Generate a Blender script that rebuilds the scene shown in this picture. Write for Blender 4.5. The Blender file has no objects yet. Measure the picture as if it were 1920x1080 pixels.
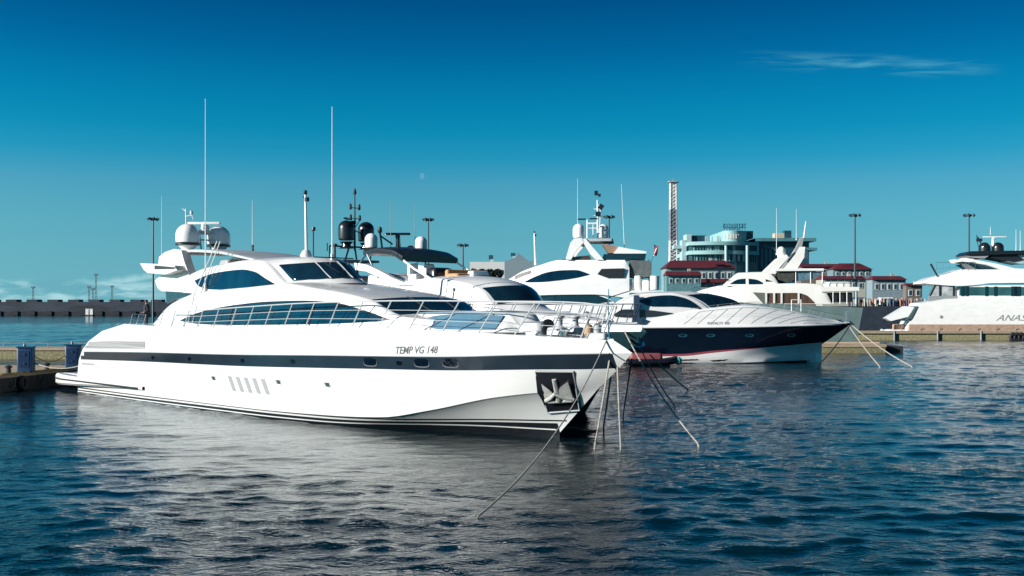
import bpy, bmesh, math, random
from mathutils import Vector, Matrix
from mathutils.bvhtree import BVHTree
R = math.radians
random.seed(7)
scene = bpy.context.scene
COL = scene.collection

# ------------------------------------------------------------------ camera model of the place
FOC, CX, HOR, CAMH = 2000.0, 960.0, 580.0, 5.0     # focal length in px of a 1920 px wide frame, horizon row, eye height

class Fr:
    """A boat's own frame: u along its axis, v to the far side, w up."""
    def __init__(s, ox, oy, ang):
        s.o = (ox, oy); s.ang = ang
        a = R(ang); s.a = (math.cos(a), math.sin(a)); s.t = (-math.sin(a), math.cos(a))
    def px(s, x, y, v):
        X = (x - CX) / FOC; Z = -(y - HOR) / FOC
        A = X * s.t[0] + s.t[1]; B = -(s.o[0] * s.t[0] + s.o[1] * s.t[1])
        d = (v - B) / A
        u = (X * d - s.o[0]) * s.a[0] + (d - s.o[1]) * s.a[1]
        return (u, CAMH + Z * d)
    def L(s, v, *pts):
        return [s.px(x, y, v) for x, y in pts]
    def world(s, u, v, w):
        return Vector((s.o[0] + u * s.a[0] + v * s.t[0], s.o[1] + u * s.a[1] + v * s.t[1], w))

def wat(x, y):
    """a point of the water surface"""
    d = CAMH * FOC / (y - HOR)
    return Vector(((x - CX) / FOC * d, d, 0))

def at(x, y, d):
    return Vector(((x - CX) / FOC * d, d, CAMH - (y - HOR) / FOC * d))

# ------------------------------------------------------------------ interpolation
class Cv:
    """monotone cubic through points"""
    def __init__(s, pts, lin=False):
        pts = sorted(pts); s.x = [p[0] for p in pts]; s.y = [p[1] for p in pts]
        n = len(pts); s.lin = lin
        h = [max(1e-6, s.x[i + 1] - s.x[i]) for i in range(n - 1)]
        d = [(s.y[i + 1] - s.y[i]) / h[i] for i in range(n - 1)]
        m = [0.0] * n
        if n > 1:
            m[0] = d[0]; m[-1] = d[-1]
            for i in range(1, n - 1):
                if d[i - 1] * d[i] > 0:
                    w1 = 2 * h[i] + h[i - 1]; w2 = h[i] + 2 * h[i - 1]
                    m[i] = (w1 + w2) / (w1 / d[i - 1] + w2 / d[i])
        s.m = m; s.h = h
    def __call__(s, x):
        if x <= s.x[0]: return s.y[0]
        if x >= s.x[-1]: return s.y[-1]
        lo, hi = 0, len(s.x) - 1
        while hi - lo > 1:
            k = (lo + hi) // 2
            if s.x[k] <= x: lo = k
            else: hi = k
        h = s.h[lo]; t = (x - s.x[lo]) / h
        if s.lin: return s.y[lo] + (s.y[lo + 1] - s.y[lo]) * t
        a, b = s.y[lo], s.y[lo + 1]
        return ((1 + 2 * t) * (1 - t) ** 2 * a + t * (1 - t) ** 2 * h * s.m[lo] + t * t * (3 - 2 * t) * b + t * t * (t - 1) * h * s.m[lo + 1])

def C(*p): return Cv(p)
def cst(v): return lambda u: v

# ------------------------------------------------------------------ materials
MATS = {}
def mat(name, col, rough=0.4, metal=0.0, spec=0.5, coat=0.0, var=0.0, vscale=3.0, rvar=0.0, bump=0.0, bscale=20.0, stretch=(1, 1, 1), col2=None, trans=0.0):
    if name in MATS: return MATS[name]
    m = bpy.data.materials.new(name); m.use_nodes = True
    nt = m.node_tree; b = nt.nodes['Principled BSDF']
    b.inputs['Base Color'].default_value = (*col, 1); b.inputs['Roughness'].default_value = rough
    b.inputs['Metallic'].default_value = metal; b.inputs['Specular IOR Level'].default_value = spec
    b.inputs['Coat Weight'].default_value = coat; b.inputs['Coat Roughness'].default_value = 0.06
    b.inputs['Transmission Weight'].default_value = trans
    if var or rvar or bump:
        tc = nt.nodes.new('ShaderNodeTexCoord'); mp = nt.nodes.new('ShaderNodeMapping'); mp.inputs['Scale'].default_value = stretch
        nt.links.new(tc.outputs['Object'], mp.inputs['Vector'])
        n = nt.nodes.new('ShaderNodeTexNoise'); n.inputs['Scale'].default_value = vscale; n.inputs['Detail'].default_value = 5
        nt.links.new(mp.outputs['Vector'], n.inputs['Vector'])
        if var:
            c2 = col2 or tuple(c * (1 - var) for c in col)
            c1 = tuple(min(1, c * (1 + (var * .4 if not col2 else 0))) for c in col)
            rp = nt.nodes.new('ShaderNodeValToRGB'); rp.color_ramp.elements[0].position = .32; rp.color_ramp.elements[1].position = .68
            rp.color_ramp.elements[0].color = (*c2, 1); rp.color_ramp.elements[1].color = (*c1, 1)
            nt.links.new(n.outputs['Fac'], rp.inputs['Fac']); nt.links.new(rp.outputs['Color'], b.inputs['Base Color'])
        if rvar:
            mr = nt.nodes.new('ShaderNodeMapRange'); mr.inputs['To Min'].default_value = max(0.02, rough - rvar); mr.inputs['To Max'].default_value = rough + rvar
            nt.links.new(n.outputs['Fac'], mr.inputs['Value']); nt.links.new(mr.outputs['Result'], b.inputs['Roughness'])
        if bump:
            n2 = nt.nodes.new('ShaderNodeTexNoise'); n2.inputs['Scale'].default_value = bscale; n2.inputs['Detail'].default_value = 4
            nt.links.new(mp.outputs['Vector'], n2.inputs['Vector'])
            bp = nt.nodes.new('ShaderNodeBump'); bp.inputs['Strength'].default_value = 1; bp.inputs['Distance'].default_value = bump
            nt.links.new(n2.outputs['Fac'], bp.inputs['Height']); nt.links.new(bp.outputs['Normal'], b.inputs['Normal'])
    MATS[name] = m
    return m

WHITE = mat('white_gelcoat', (.82, .81, .795), .28, coat=.35, var=.05, vscale=.9, rvar=.06, stretch=(1, 1, 2))
CREAM = mat('cream_gelcoat', (.80, .785, .74), .35, coat=.2, var=.06, vscale=.8)
WHITEM = mat('off_white_gelcoat', (.66, .655, .645), .28, coat=.35, var=.05, vscale=.9, rvar=.06, stretch=(1, 1, 2))
HULLM = mat('off_white_hull_paint', (.64, .635, .625), .2, coat=.5, var=.045, vscale=.5, rvar=.05, bump=.0012, bscale=1.2, stretch=(1, 1, 2.5))
HULLW = mat('white_hull_paint', (.80, .79, .775), .2, coat=.5, var=.045, vscale=.5, rvar=.05, bump=.0012, bscale=1.2, stretch=(1, 1, 2.5))
GLASS = mat('tinted_glass', (.004, .024, .040), .04, spec=.6, coat=.3, var=.5, vscale=.9, stretch=(1.6, 1.6, .35), col2=(.002, .012, .026), bump=.004, bscale=.35)
BAND = mat('dark_hull_glazing', (.014, .023, .034), .13, spec=.42, coat=.2, var=.25, vscale=.7)
NAVY = mat('navy_hull_paint', (.003, .005, .013), .1, spec=.5, coat=.4, bump=.003, bscale=.9)
BOOT = mat('black_antifouling', (.008, .010, .014), .35, var=.3)
STEEL = mat('stainless_steel', (.62, .64, .66), .22, metal=1.0)
RAILM = mat('satin_steel_rail', (.62, .63, .64), .32, metal=.35)
CHROME = mat('polished_steel', (.8, .8, .8), .1, metal=1.0)
BLACK = mat('black_plastic', (.010, .011, .016), .3, coat=.2)
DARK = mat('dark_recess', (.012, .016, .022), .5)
GREY = mat('grey_panel', (.28, .29, .30), .5, var=.15, vscale=20, stretch=(.05, 1, 6))
GELG = mat('grey_gelcoat', (.42, .44, .46), .4, var=.08)
PADM = mat('sky_toned_cover', (.09, .19, .27), .38, coat=.15, var=.15, vscale=1.5)  # teal of the reflected sky is put into the base colour
TEAK = mat('teak_deck', (.30, .19, .11), .6, var=.25, vscale=4, stretch=(.3, 8, 1))
RED = mat('red_paint', (.22, .055, .065), .6)
GREENH = mat('grey_green_hull', (.13, .19, .19), .3, coat=.3, var=.2, vscale=.6)
ORANGE = mat('tan_cushion', (.48, .25, .11), .8, var=.2)
CONC = mat('concrete', (.34, .32, .29), .85, var=.3, vscale=1.2, bump=.01)
WOOD = mat('weathered_planks', (.42, .32, .22), .8, var=.35, vscale=3, stretch=(1, 1, 9))
WEED = mat('weedy_float', (.24, .22, .12), .9, var=.45, vscale=4)
DKFLOAT = mat('shaded_float_and_iron', (.03, .032, .035), .8, var=.4, vscale=3)  # near-black paints in the shade on dock sides; bollard iron shares it
BLUEBOX = mat('blue_cabinet', (.012, .045, .12), .4, var=.12)
ROPE = mat('wet_rope', (.36, .33, .29), .85, var=.35, vscale=9)
ROPED = mat('dark_chain', (.06, .06, .06), .5, metal=.4)
PINK = mat('terracotta_rail', (.44, .30, .22), .8, var=.25)
LETTER = mat('black_lettering', (.02, .02, .024), .45)
LETTERG = mat('grey_lettering', (.25, .25, .26), .45)

# ------------------------------------------------------------------ mesh building
class MB:
    def __init__(s): s.v = []; s.f = []
    def add(s, vs, fs):
        o = len(s.v); s.v += [tuple(p) for p in vs]; s.f += [tuple(i + o for i in q) for q in fs]; return s
    def grid(s, rows, cu=False, cv=False):
        m = len(rows[0]); n = len(rows); vs = [p for r in rows for p in r]; fs = []
        for i in range(n if cu else n - 1):
            for j in range(m if cv else m - 1):
                a = i * m + j; b = i * m + (j + 1) % m; c = ((i + 1) % n) * m + (j + 1) % m; d = ((i + 1) % n) * m + j
                fs.append((a, b, c, d))
        return s.add(vs, fs)
    def slab(s, rows, off):
        """closed sheet: rows plus the same rows moved by off(point)->point"""
        n = len(rows); m = len(rows[0])
        top = [p for r in rows for p in r]; bot = [off(p) for p in top]; N = n * m; fs = []
        for i in range(n - 1):
            for j in range(m - 1):
                q = (i * m + j, i * m + j + 1, (i + 1) * m + j + 1, (i + 1) * m + j)
                fs.append(q); fs.append(tuple(k + N for k in reversed(q)))
        per = [(0, j) for j in range(m)] + [(i, m - 1) for i in range(1, n)] + [(n - 1, j) for j in range(m - 2, -1, -1)] + [(i, 0) for i in range(n - 2, 0, -1)]
        for (a, b), (c, d) in zip(per, per[1:] + per[:1]):
            p, q = a * m + b, c * m + d
            fs.append((p, p + N, q + N, q))
        return s.add(top + bot, fs)
    def box(s, c, d, rz=0.0, ry=0.0, taper=1.0):
        M = Matrix.Rotation(rz, 3, 'Z') @ Matrix.Rotation(ry, 3, 'Y'); vs = []
        for z in (-.5, .5):
            k = taper if z > 0 else 1
            for x, y in ((-.5, -.5), (.5, -.5), (.5, .5), (-.5, .5)):
                vs.append(M @ Vector((x * d[0] * k, y * d[1] * k, z * d[2])) + Vector(c))
        return s.add(vs, [(0, 3, 2, 1), (4, 5, 6, 7), (0, 1, 5, 4), (1, 2, 6, 5), (2, 3, 7, 6), (3, 0, 4, 7)])
    def rbox(s, c, d, r=.1, rz=0.0):
        """box with rounded upright corners and softened top"""
        pts = []
        hx, hy = d[0] / 2, d[1] / 2; r = min(r, hx * .95, hy * .95)
        for k, (sx, sy) in enumerate(((1, 1), (-1, 1), (-1, -1), (1, -1))):
            for i in range(5):
                a = R(90 * k + 22.5 * i); pts.append((sx * (hx - r) + r * math.cos(a), sy * (hy - r) + r * math.sin(a)))
        M = Matrix.Rotation(rz, 3, 'Z'); rows = []
        e = min(r, d[2] * .4)
        for z, k in ((-.5 * d[2], 0), (.5 * d[2] - e, 0), (.5 * d[2] - .3 * e, .3 * e), (.5 * d[2], e)):
            rows.append([M @ Vector((x * (1 - k / max(hx, .01)), y * (1 - k / max(hy, .01)), z)) + Vector(c) for x, y in pts])
        o = len(s.v); s.grid(rows, cv=True); n = len(pts)
        s.f.append(tuple(o + i for i in reversed(range(n)))); s.f.append(tuple(o + 3 * n + i for i in range(n)))
        return s
    def tube(s, path, r, n=6, r2=None):
        path = [Vector(p) for p in path]; rows = []
        for i, p in enumerate(path):
            d = (path[min(i + 1, len(path) - 1)] - path[max(i - 1, 0)]).normalized()
            a = d.orthogonal().normalized() if abs(d.z) > .95 else d.cross(Vector((0, 0, 1))).normalized()
            b = d.cross(a); k = i / max(1, len(path) - 1); rr = r if r2 is None else r + (r2 - r) * k
            rows.append([p + (a * math.cos(q) + b * math.sin(q)) * rr for q in [2 * math.pi * j / n for j in range(n)]])
        o = len(s.v); s.grid(rows, cv=True)
        s.f.append(tuple(o + j for j in reversed(range(n)))); s.f.append(tuple(o + (len(path) - 1) * n + j for j in range(n)))
        return s
    def lathe(s, prof, c=(0, 0, 0), n=20, M=None):
        rows = []
        for r, z in prof:
            ring = [Vector((r * math.cos(2 * math.pi * j / n), r * math.sin(2 * math.pi * j / n), z)) for j in range(n)]
            rows.append([(M @ p if M else p) + Vector(c) for p in ring])
        o = len(s.v); s.grid(rows, cv=True)
        s.f.append(tuple(o + j for j in reversed(range(n)))); s.f.append(tuple(o + (len(prof) - 1) * n + j for j in range(n)))
        return s
    def prism(s, poly, v0, v1, inset=0.0):
        """(u,w) outline given thickness from v0 to v1"""
        n = len(poly); cu = sum(p[0] for p in poly) / n; cw = sum(p[1] for p in poly) / n
        vs = [(u, v0, w) for u, w in poly] + [(u, v1, w) for u, w in poly]
        fs = [tuple(range(n)), tuple(reversed(range(n, 2 * n)))] + [(i, i + n, (i + 1) % n + n, (i + 1) % n) for i in range(n)]
        return s.add(vs, fs)
    def pieces(s):
        """the connected pieces as separate builders"""
        par = list(range(len(s.v)))
        def find(a):
            while par[a] != a: par[a] = par[par[a]]; a = par[a]
            return a
        for q in s.f:
            r = find(q[0])
            for i in q[1:]: par[find(i)] = r
        out = {}
        for q in s.f: out.setdefault(find(q[0]), []).append(q)
        res = []
        for fs in out.values():
            ids = sorted({i for q in fs for i in q}); mp = {i: k for k, i in enumerate(ids)}; mb = MB(); mb.v = [s.v[i] for i in ids]; mb.f = [tuple(mp[i] for i in q) for q in fs]; res.append(mb)
        return res
    def each(s, name, m, parent, **kw):
        """one object for each separate piece; returns the first"""
        return [p.build(name, m, parent, **kw) for p in s.pieces()][0]
    def build(s, name, m, parent=None, ang=38, flat=False):
        me = bpy.data.meshes.new(name); me.from_pydata(s.v, [], s.f); me.validate()
        bm = bmesh.new(); bm.from_mesh(me)
        bmesh.ops.remove_doubles(bm, verts=bm.verts, dist=1e-5)
        bmesh.ops.recalc_face_normals(bm, faces=bm.faces); bm.to_mesh(me); bm.free()
        if not flat:
            me.shade_smooth(); me.set_sharp_from_angle(angle=R(ang))
        me.materials.append(m)
        o = bpy.data.objects.new(name, me); COL.objects.link(o)
        if parent is not None: o.parent = parent
        return o

def tag(o, label=None, cat=None, group=None, kind=None):
    for k, v in (('label', label), ('category', cat), ('group', group), ('kind', kind)):
        if v: o[k] = v
    return o
def empty(name, loc, rz=0.0):
    o = bpy.data.objects.new(name, None); COL.objects.link(o); o.location = loc; o.rotation_euler = (0, 0, rz); o.empty_display_size = .3
    return o
def thing(name, loc, rz, label, cat, group=None):
    return tag(empty(name, loc, rz), label, cat, group)
def copy_tree(o, parent=None):
    c = o.copy(); COL.objects.link(c)
    if parent is not None: c.parent = parent
    for ch in list(o.children): copy_tree(ch, c)
    return c

def lens(u0, u1, lo, hi, n=26):
    """sample stations from u0 to u1, denser near the tips"""
    return [u0 + (u1 - u0) * (.5 - .5 * math.cos(math.pi * i / n)) for i in range(n + 1)]

class Body:
    """A moulded superstructure volume: side walls between lo and hi, a crowned top, sheared forward in the middle."""
    def __init__(s, lo, hi, blo, bhi, r=.18, crown=.12, sh=None, n=44, u0=None, u1=None):
        mk = lambda q: q if callable(q) else (Cv(q) if isinstance(q, (list, tuple)) else cst(q))
        s.lo, s.hi, s.blo, s.bhi = mk(lo), mk(hi), mk(blo), mk(bhi); s.r = r; s.crown = mk(crown); s.sh = mk(sh or 0.0)
        s.u0 = u0 if u0 is not None else hi[0][0]; s.u1 = u1 if u1 is not None else max(p[0] for p in hi); s.n = n
    def side(s, u, w):
        a, b = s.lo(u), s.hi(u); t = min(1, max(0, (w - a) / max(.05, b - a)))
        return s.blo(u) + (s.bhi(u) - s.blo(u)) * t
    def top(s, u, q):
        b = s.bhi(u) - s.rr(u); v = q * b
        return (u + s.sh(u) * (1 - q * q), v, s.hi(u) + s.crown(u) * (1 - q * q))
    def rr(s, u): return max(.005, min(s.r, (s.hi(u) - s.lo(u)) * .45, s.bhi(u) * .4))
    def ring(s, u):
        lo, hi, bl, bh, r = s.lo(u), max(s.hi(u), s.lo(u) + .03), s.blo(u), s.bhi(u), s.rr(u); half = []
        for k in range(4):
            t = k / 3; half.append((u, -(bl + (bh - bl) * t), lo + (hi - r - lo) * t))
        for a in (30, 60):
            half.append((u, -(bh - r + r * math.cos(R(a))), hi - r + r * math.sin(R(a))))
        for q in (-1, -.75, -.5, -.25): half.append(s.top(u, q))
        mid = s.top(u, 0)
        return half + [mid] + [(p[0], -p[1], p[2]) for p in reversed(half)]
    def mesh(s, mb=None):
        mb = mb or MB(); us = [s.u0 + (s.u1 - s.u0) * i / s.n for i in range(s.n + 1)]
        rows = [s.ring(u) for u in us]; o = len(mb.v); m = len(rows[0])
        mb.grid(rows, cv=True)
        mb.f.append(tuple(o + j for j in range(m))); mb.f.append(tuple(o + s.n * m + j for j in reversed(range(m))))
        return mb
    def window(s, lo, hi, u0=None, u1=None, off=.018, sides=(-1, 1), n=26, nr=5, mb=None, th=.03):
        """glazing on the side wall between the curves lo and hi"""
        mb = mb or MB(); lo = lo if callable(lo) else Cv(lo); hi = hi if callable(hi) else Cv(hi)
        u0 = u0 if u0 is not None else max(lo.x[0], hi.x[0]); u1 = u1 if u1 is not None else min(lo.x[-1], hi.x[-1])
        for sg in sides:
            rows = []
            for u in lens(u0, u1, lo, hi, n):
                a, b = lo(u), hi(u)
                if b - a < .01: b = a + .01
                rows.append([(u, sg * (s.side(u, a + (b - a) * k / nr) + off), a + (b - a) * k / nr) for k in range(nr + 1)])
            mb.slab(rows, lambda p, sg=sg: (p[0], p[1] - sg * th, p[2]))
        return mb
    def screen(s, u0, u1, q0=-1, q1=1, off=.03, nq=24, nu=8, mb=None):
        mb = mb or MB(); u0 = u0 if callable(u0) else cst(u0); u1 = u1 if callable(u1) else cst(u1); rows = []
        for i in range(nq + 1):
            q = q0 + (q1 - q0) * i / nq; r = []
            for k in range(nu + 1):
                p = s.top(u0(q) + (u1(q) - u0(q)) * k / nu, q); r.append((p[0] + off * .4, p[1], p[2] + off))
            rows.append(r)
        return mb.slab(rows, lambda p: (p[0] - .02, p[1], p[2] - .05))

class Hull:
    """rows of (u,b,z) from keel to sheer; each ends on the stem"""
    bvh = None
    def __init__(s, rows, n=60):
        s.rows = [(Cv([(p[0], p[1]) for p in r]), Cv([(p[0], p[2]) for p in r]), r[0][0], r[-1][0]) for r in rows]; s.n = n
        s.flip = rows[0][0][0] > rows[0][-1][0]
        s.rows = [(b, z, min(a, e), max(a, e)) for b, z, a, e in s.rows]
    def pts(s, k):
        b, z, a, e = s.rows[k]; out = []
        for i in range(s.n + 1):
            t = i / s.n
            t = (1 - math.cos(t * math.pi / 2)) if s.flip else math.sin(t * math.pi / 2)
            u = a + (e - a) * t; out.append((u, b(u), z(u)))
        return out
    def side(s, u, w):
        if s.bvh is None:
            m = s.mesh(deck=False, sub=5); s.bvh = BVHTree.FromPolygons([Vector(p) for p in m.v], m.f)
        h = s.bvh.ray_cast(Vector((u, -30, w)), Vector((0, 1, 0)))
        return -h[0].y if h[0] is not None else 0.0
    def mesh(s, deck=True, sub=3):
        mb = MB(); near = []
        P = [s.pts(k) for k in range(len(s.rows))]
        rows = []
        for k in range(len(P) - 1):
            for j in range(sub):
                t = j / sub; rows.append([tuple(a[i] + (b[i] - a[i]) * t for i in range(3)) for a, b in zip(P[k], P[k + 1])])
        rows.append(P[-1])
        nr = [[(u, -b, z) for u, b, z in r] for r in rows]; fr = [[(u, b, z) for u, b, z in r] for r in rows]
        mb.grid(nr); mb.grid(fr)
        e = -1 if s.flip else 0
        mb.grid([[a[e], b[e]] for a, b in zip(nr, fr)])
        if deck: mb.grid([[a, ((a[0] + b[0]) / 2, 0, a[2] + .04), b] for a, b in zip(nr[-1], fr[-1])])
        return mb
    def patch(s, lo, hi, u0=None, u1=None, off=.012, sides=(-1, 1), n=40, nr=4, mb=None, th=.03):
        mb = mb or MB(); lo = lo if callable(lo) else Cv(lo); hi = hi if callable(hi) else Cv(hi)
        u0 = u0 if u0 is not None else max(lo.x[0], hi.x[0]); u1 = u1 if u1 is not None else min(lo.x[-1], hi.x[-1])
        for sg in sides:
            rows = []
            for i in range(n + 1):
                u = u0 + (u1 - u0) * i / n; a, b = lo(u), hi(u)
                rows.append([(u, sg * (max(0, s.side(u, a + (b - a) * k / nr)) + off), a + (b - a) * k / nr) for k in range(nr + 1)])
            mb.slab(rows, lambda p, sg=sg: (p[0], p[1] - sg * th, p[2]))
        return mb

def text_mesh(txt, size, shear=0.0, bold=0.0, space=1.0):
    cu = bpy.data.curves.new('lettering', 'FONT'); cu.body = txt; cu.size = size; cu.shear = shear; cu.offset = bold; cu.space_character = space; cu.resolution_u = 4
    o = bpy.data.objects.new('lettering', cu); COL.objects.link(o)
    dg = bpy.context.evaluated_depsgraph_get(); dg.update()
    me = bpy.data.meshes.new_from_object(o.evaluated_get(dg)); vs = [v.co.copy() for v in me.vertices]; fs = [tuple(p.vertices) for p in me.polygons]
    bpy.data.objects.remove(o); bpy.data.curves.remove(cu); bpy.data.meshes.remove(me)
    return vs, fs
def lettering(name, txt, fn, width, m, parent, shear=0.0, bold=0.0, height=None):
    """text laid onto a surface: fn(x, y)->point, x in 0..width, y in metres"""
    vs, fs = text_mesh(txt, 1.0, shear, bold); x0 = min(v.x for v in vs); x1 = max(v.x for v in vs); y0 = min(v.y for v in vs); y1 = max(v.y for v in vs)
    k = width / (x1 - x0); ky = k if height is None else height / (y1 - y0)
    mb = MB(); mb.add([fn((v.x - x0) * k, (v.y - y0) * ky) for v in vs], fs)
    return mb.build(name, m, parent, flat=True)

# ------------------------------------------------------------------ small fittings shared by the yachts
def dome(name, p, c, r, h, m, band=None, ped=None, pr=.45):
    """satellite dome: straight lower wall, hemispherical cap, dark joint, waisted pedestal"""
    prof = [(r * .82, 0), (r * .97, .06 * h), (r, .2 * h)] + [(r * math.cos(R(a)), h - r * .98 + r * .98 * math.sin(R(a))) for a in range(0, 90, 10)] + [(.02, h)]
    o = MB().lathe(prof, c, 24).build(name, m, p)
    if band: MB().lathe([(r * .9, -.10), (r * 1.02, -.09), (r * 1.02, .02), (r * .9, .03)], c, 24).build('dome_joint', band, o)
    if ped: MB().lathe([(r * .95, -ped), (r * .55, -ped + .12), (r * .5, -.3), (r * .8, -.12), (r * .8, -.1)], c, 20).build('pedestal', m, o)
    return o
def whip(p, base, top, r=.03, m=None, name='whip_antenna'):
    base = Vector(base); top = Vector(top); mb = MB(); mb.tube([base, base + (top - base) * .04], r * 2.2, 8); mb.tube([base + (top - base) * .04, top], r, 6, r * .45)
    return mb.build(name, m or WHITE, p)
def rail(p, pts, lean, r=.025, wires=2, every=1, name='guard_rail', m=None):
    """stanchions from foot pts, all leaning by the vector lean, with a top rail and wires"""
    m = m or STEEL; lean = Vector(lean) if not callable(lean) else lean
    feet = [Vector(q) for q in pts]; tops = [f + (lean(f) if callable(lean) else lean) for f in feet]
    for f, t in zip(feet, tops): MB().tube([f, t], r * .9, 6).build('stanchion', m, p)
    mb = MB(); mb.tube(tops, r, 6).build('top_rail', m, p)
    for k in range(wires):
        q = (k + 1) / (wires + 1); MB().tube([f + (t - f) * q for f, t in zip(feet, tops)], r * .42, 5).build('rail_wire', m, p)
def scanner(p, c, L, m, rz=0.0, leg=.35):
    mb = MB(); mb.rbox(c, (L, .16, .14), .06, rz); o = mb.build('radar_scanner', m, p)
    MB().lathe([(.16, -leg), (.14, -.1), (.10, -.06)], c, 12).build('scanner_base', m, o)
    return o
def lightmast(p, base, top, r, m, heads=BLACK):
    o = MB().tube([base, top], r, 10, r * .7).build('light_mast', m, p)
    t = Vector(top)
    MB().lathe([(.07, 0), (.09, .05), (.09, .18), (.05, .22)], t, 10).box(t + Vector((.13, 0, -.25)), (.2, .14, .2)).box(t + Vector((-.08, 0, -.12)), (.16, .1, .1)).build('navigation_light', heads, o)
    return o

exec_parts = []

# ================================================================== THE LONG WHITE YACHT IN FRONT
M = Fr(-23.6, 66.95, -45.5)
yz = thing('motor_yacht', (M.o[0], M.o[1], 0), R(M.ang), 'longest white yacht, in the foreground, with dark hull stripe and anchor pocket at the bow', 'yacht')
HM = Hull([
    [(-.3, 2.7, -.9), (20, 2.3, -1.0), (30, 1.1, -.8), (35.1, 0, -.6)],
    [(-.3, 3.55, 0), (10, 3.76, 0), (20, 3.66, 0), (26, 3.05, 0), (28.5, 2.3, 0), (30.5, 1.5, 0), (32.5, .85, 0), (34.5, .33, 0), (36.02, 0, 0)],
    [(-.3, 3.5, .26), (10, 3.74, .28), (20, 3.72, .30), (26, 3.26, .35), (28.9, 2.80, .47), (31.4, 2.31, .885), (34.6, 1.60, 1.56), (36.6, .89, 1.82), (38.1, 0, 1.91)],
    [(-.3, 3.62, .32), (10, 3.84, .34), (20, 3.82, .36), (26, 3.4, .42), (28.9, 2.92, .52), (31.4, 2.42, .94), (34.6, 1.70, 1.62), (36.6, .98, 1.88), (38.15, 0, 1.97)],
    [(.3, 3.72, 1.96), (9.6, 3.9, 2.19), (18.8, 3.93, 2.31), (25.5, 3.6, 2.46), (28.7, 3.2, 2.53), (32.6, 2.45, 2.6), (36.3, 1.4, 2.74), (38.3, .52, 2.81), (39.25, 0, 2.85)],
    [(.8, 3.75, 2.5), (9.6, 3.93, 2.68), (18.8, 3.96, 2.84), (25.5, 3.67, 3.0), (28.75, 3.27, 3.06), (32.6, 2.56, 3.13), (36.3, 1.52, 3.29), (38.7, .55, 3.38), (39.87, 0, 3.42)],
    [(1.75, 3.76, 3.1), (9.6, 3.93, 3.2), (18.8, 3.96, 3.35), (25.5, 3.67, 3.5), (28.75, 3.26, 3.5), (32.6, 2.55, 3.5), (36.3, 1.47, 3.55), (38.5, .52, 3.58), (39.6, 0, 3.57)],
    [(3.7, 3.77, 3.75), (9.6, 3.9, 3.8), (18.8, 3.93, 3.88), (25.5, 3.62, 3.95), (28.75, 3.2, 3.95), (32.6, 2.5, 3.88), (36.3, 1.38, 3.8), (38.3, .48, 3.75), (39.25, 0, 3.74)],
    [(6.34, 3.66, 4.18), (9.6, 3.8, 4.12), (13.4, 3.85, 4.06), (19, 3.85, 4.16), (24, 3.64, 4.24), (28.75, 3.1, 4.22), (32.1, 2.46, 4.14), (35.4, 1.55, 4.02), (38, .5, 3.92), (38.98, 0, 3.87)],
], n=70)
hull = HM.mesh(sub=4).build('hull', HULLM, yz, ang=28)
def hquad(H, quad, off, th=.03, n=6, mb=None, sides=(-1,)):
    """a four-cornered plate lying on the hull: corners bottom-left, bottom-right, top-right, top-left as (u, w)"""
    mb = mb or MB(); bl, br, tr, tl = quad
    for sg in sides:
        rows = []
        for i in range(n + 1):
            a = i / n; r = []
            for k in range(n + 1):
                t = k / n
                u = (bl[0] * (1 - a) + br[0] * a) * (1 - t) + (tl[0] * (1 - a) + tr[0] * a) * t
                w = (bl[1] * (1 - a) + br[1] * a) * (1 - t) + (tl[1] * (1 - a) + tr[1] * a) * t
                r.append((u, sg * (H.side(u, w) + off), w))
            rows.append(r)
        mb.slab(rows, lambda p, sg=sg: (p[0], p[1] - sg * th, p[2]))
    return mb
slo = C((.55, 2.0), (9.6, 2.19), (18.8, 2.31), (25.5, 2.46), (28.7, 2.53), (32.6, 2.6), (36.3, 2.74), (38.3, 2.8), (39.25, 2.86))
shi = C((.55, 2.46), (9.6, 2.68), (18.8, 2.84), (25.5, 3.0), (28.75, 3.06), (32.6, 3.13), (36.3, 3.29), (38.7, 3.37), (39.8, 3.4))
st = HM.patch(slo, shi, .65, 39.2, off=.012, n=80).each('hull_stripe', BAND, yz)
MB().tube([(u, -(HM.side(u, shi(u)) + .02), shi(u) + .02) for u in [.7 + i * .64 for i in range(61)]], .028, 6).build('rubbing_strake', GELG, yz)
for u, big in ((10.42, 0), (14.45, 0), (19.6, 0), (23.6, 0), (28.6, 1), (30.2, 0), (31.35, 1), (32.75, 1)):
    zc = (slo(u) + shi(u)) / 2; hw = .36 if big else .15; hh = .16 if big else .1
    pr = []
    for (k, nm, mt, o) in ((1.06, 'porthole', mat('dark_grey_rim', (.10, .11, .12), .35) if big else DARK, .022), (1.0, 'pane', mat('porthole_pane', (.002, .004, .01), .05), .030)):
        mb = MB(); ring = []
        for i in range(20):
            a = 2 * math.pi * i / 20; uu = u + hw * k * math.copysign(abs(math.cos(a)) ** .6, math.cos(a)); ww = zc - (.03 if nm == 'pane' and big else -.0) * 0 + hh * k * math.copysign(abs(math.sin(a)) ** .7, math.sin(a)) + (.035 if nm == 'pane' and big else 0)
            ring.append((uu, ww))
        mb.add([(a, -(HM.side(a, b) + o), b) for a, b in ring] + [(a, -(HM.side(a, b) + o - .06), b) for a, b in ring], [tuple(range(20))] + [(i, i + 20, (i + 1) % 20 + 20, (i + 1) % 20) for i in range(20)])
        pr.append(mb.build(nm, mt, yz if nm == 'porthole' else pr[0]))
HM.patch(C((1.25, 2.68), (9.5, 2.88)), C((1.25, 2.98), (1.9, 3.08), (9.5, 3.28)), 1.3, 9.5, off=.015, n=16).each('engine_air_grille', mat('grey_louvre', (.30, .30, .30), .55, var=.5, vscale=9, stretch=(.02, .02, 5)), yz)
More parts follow.
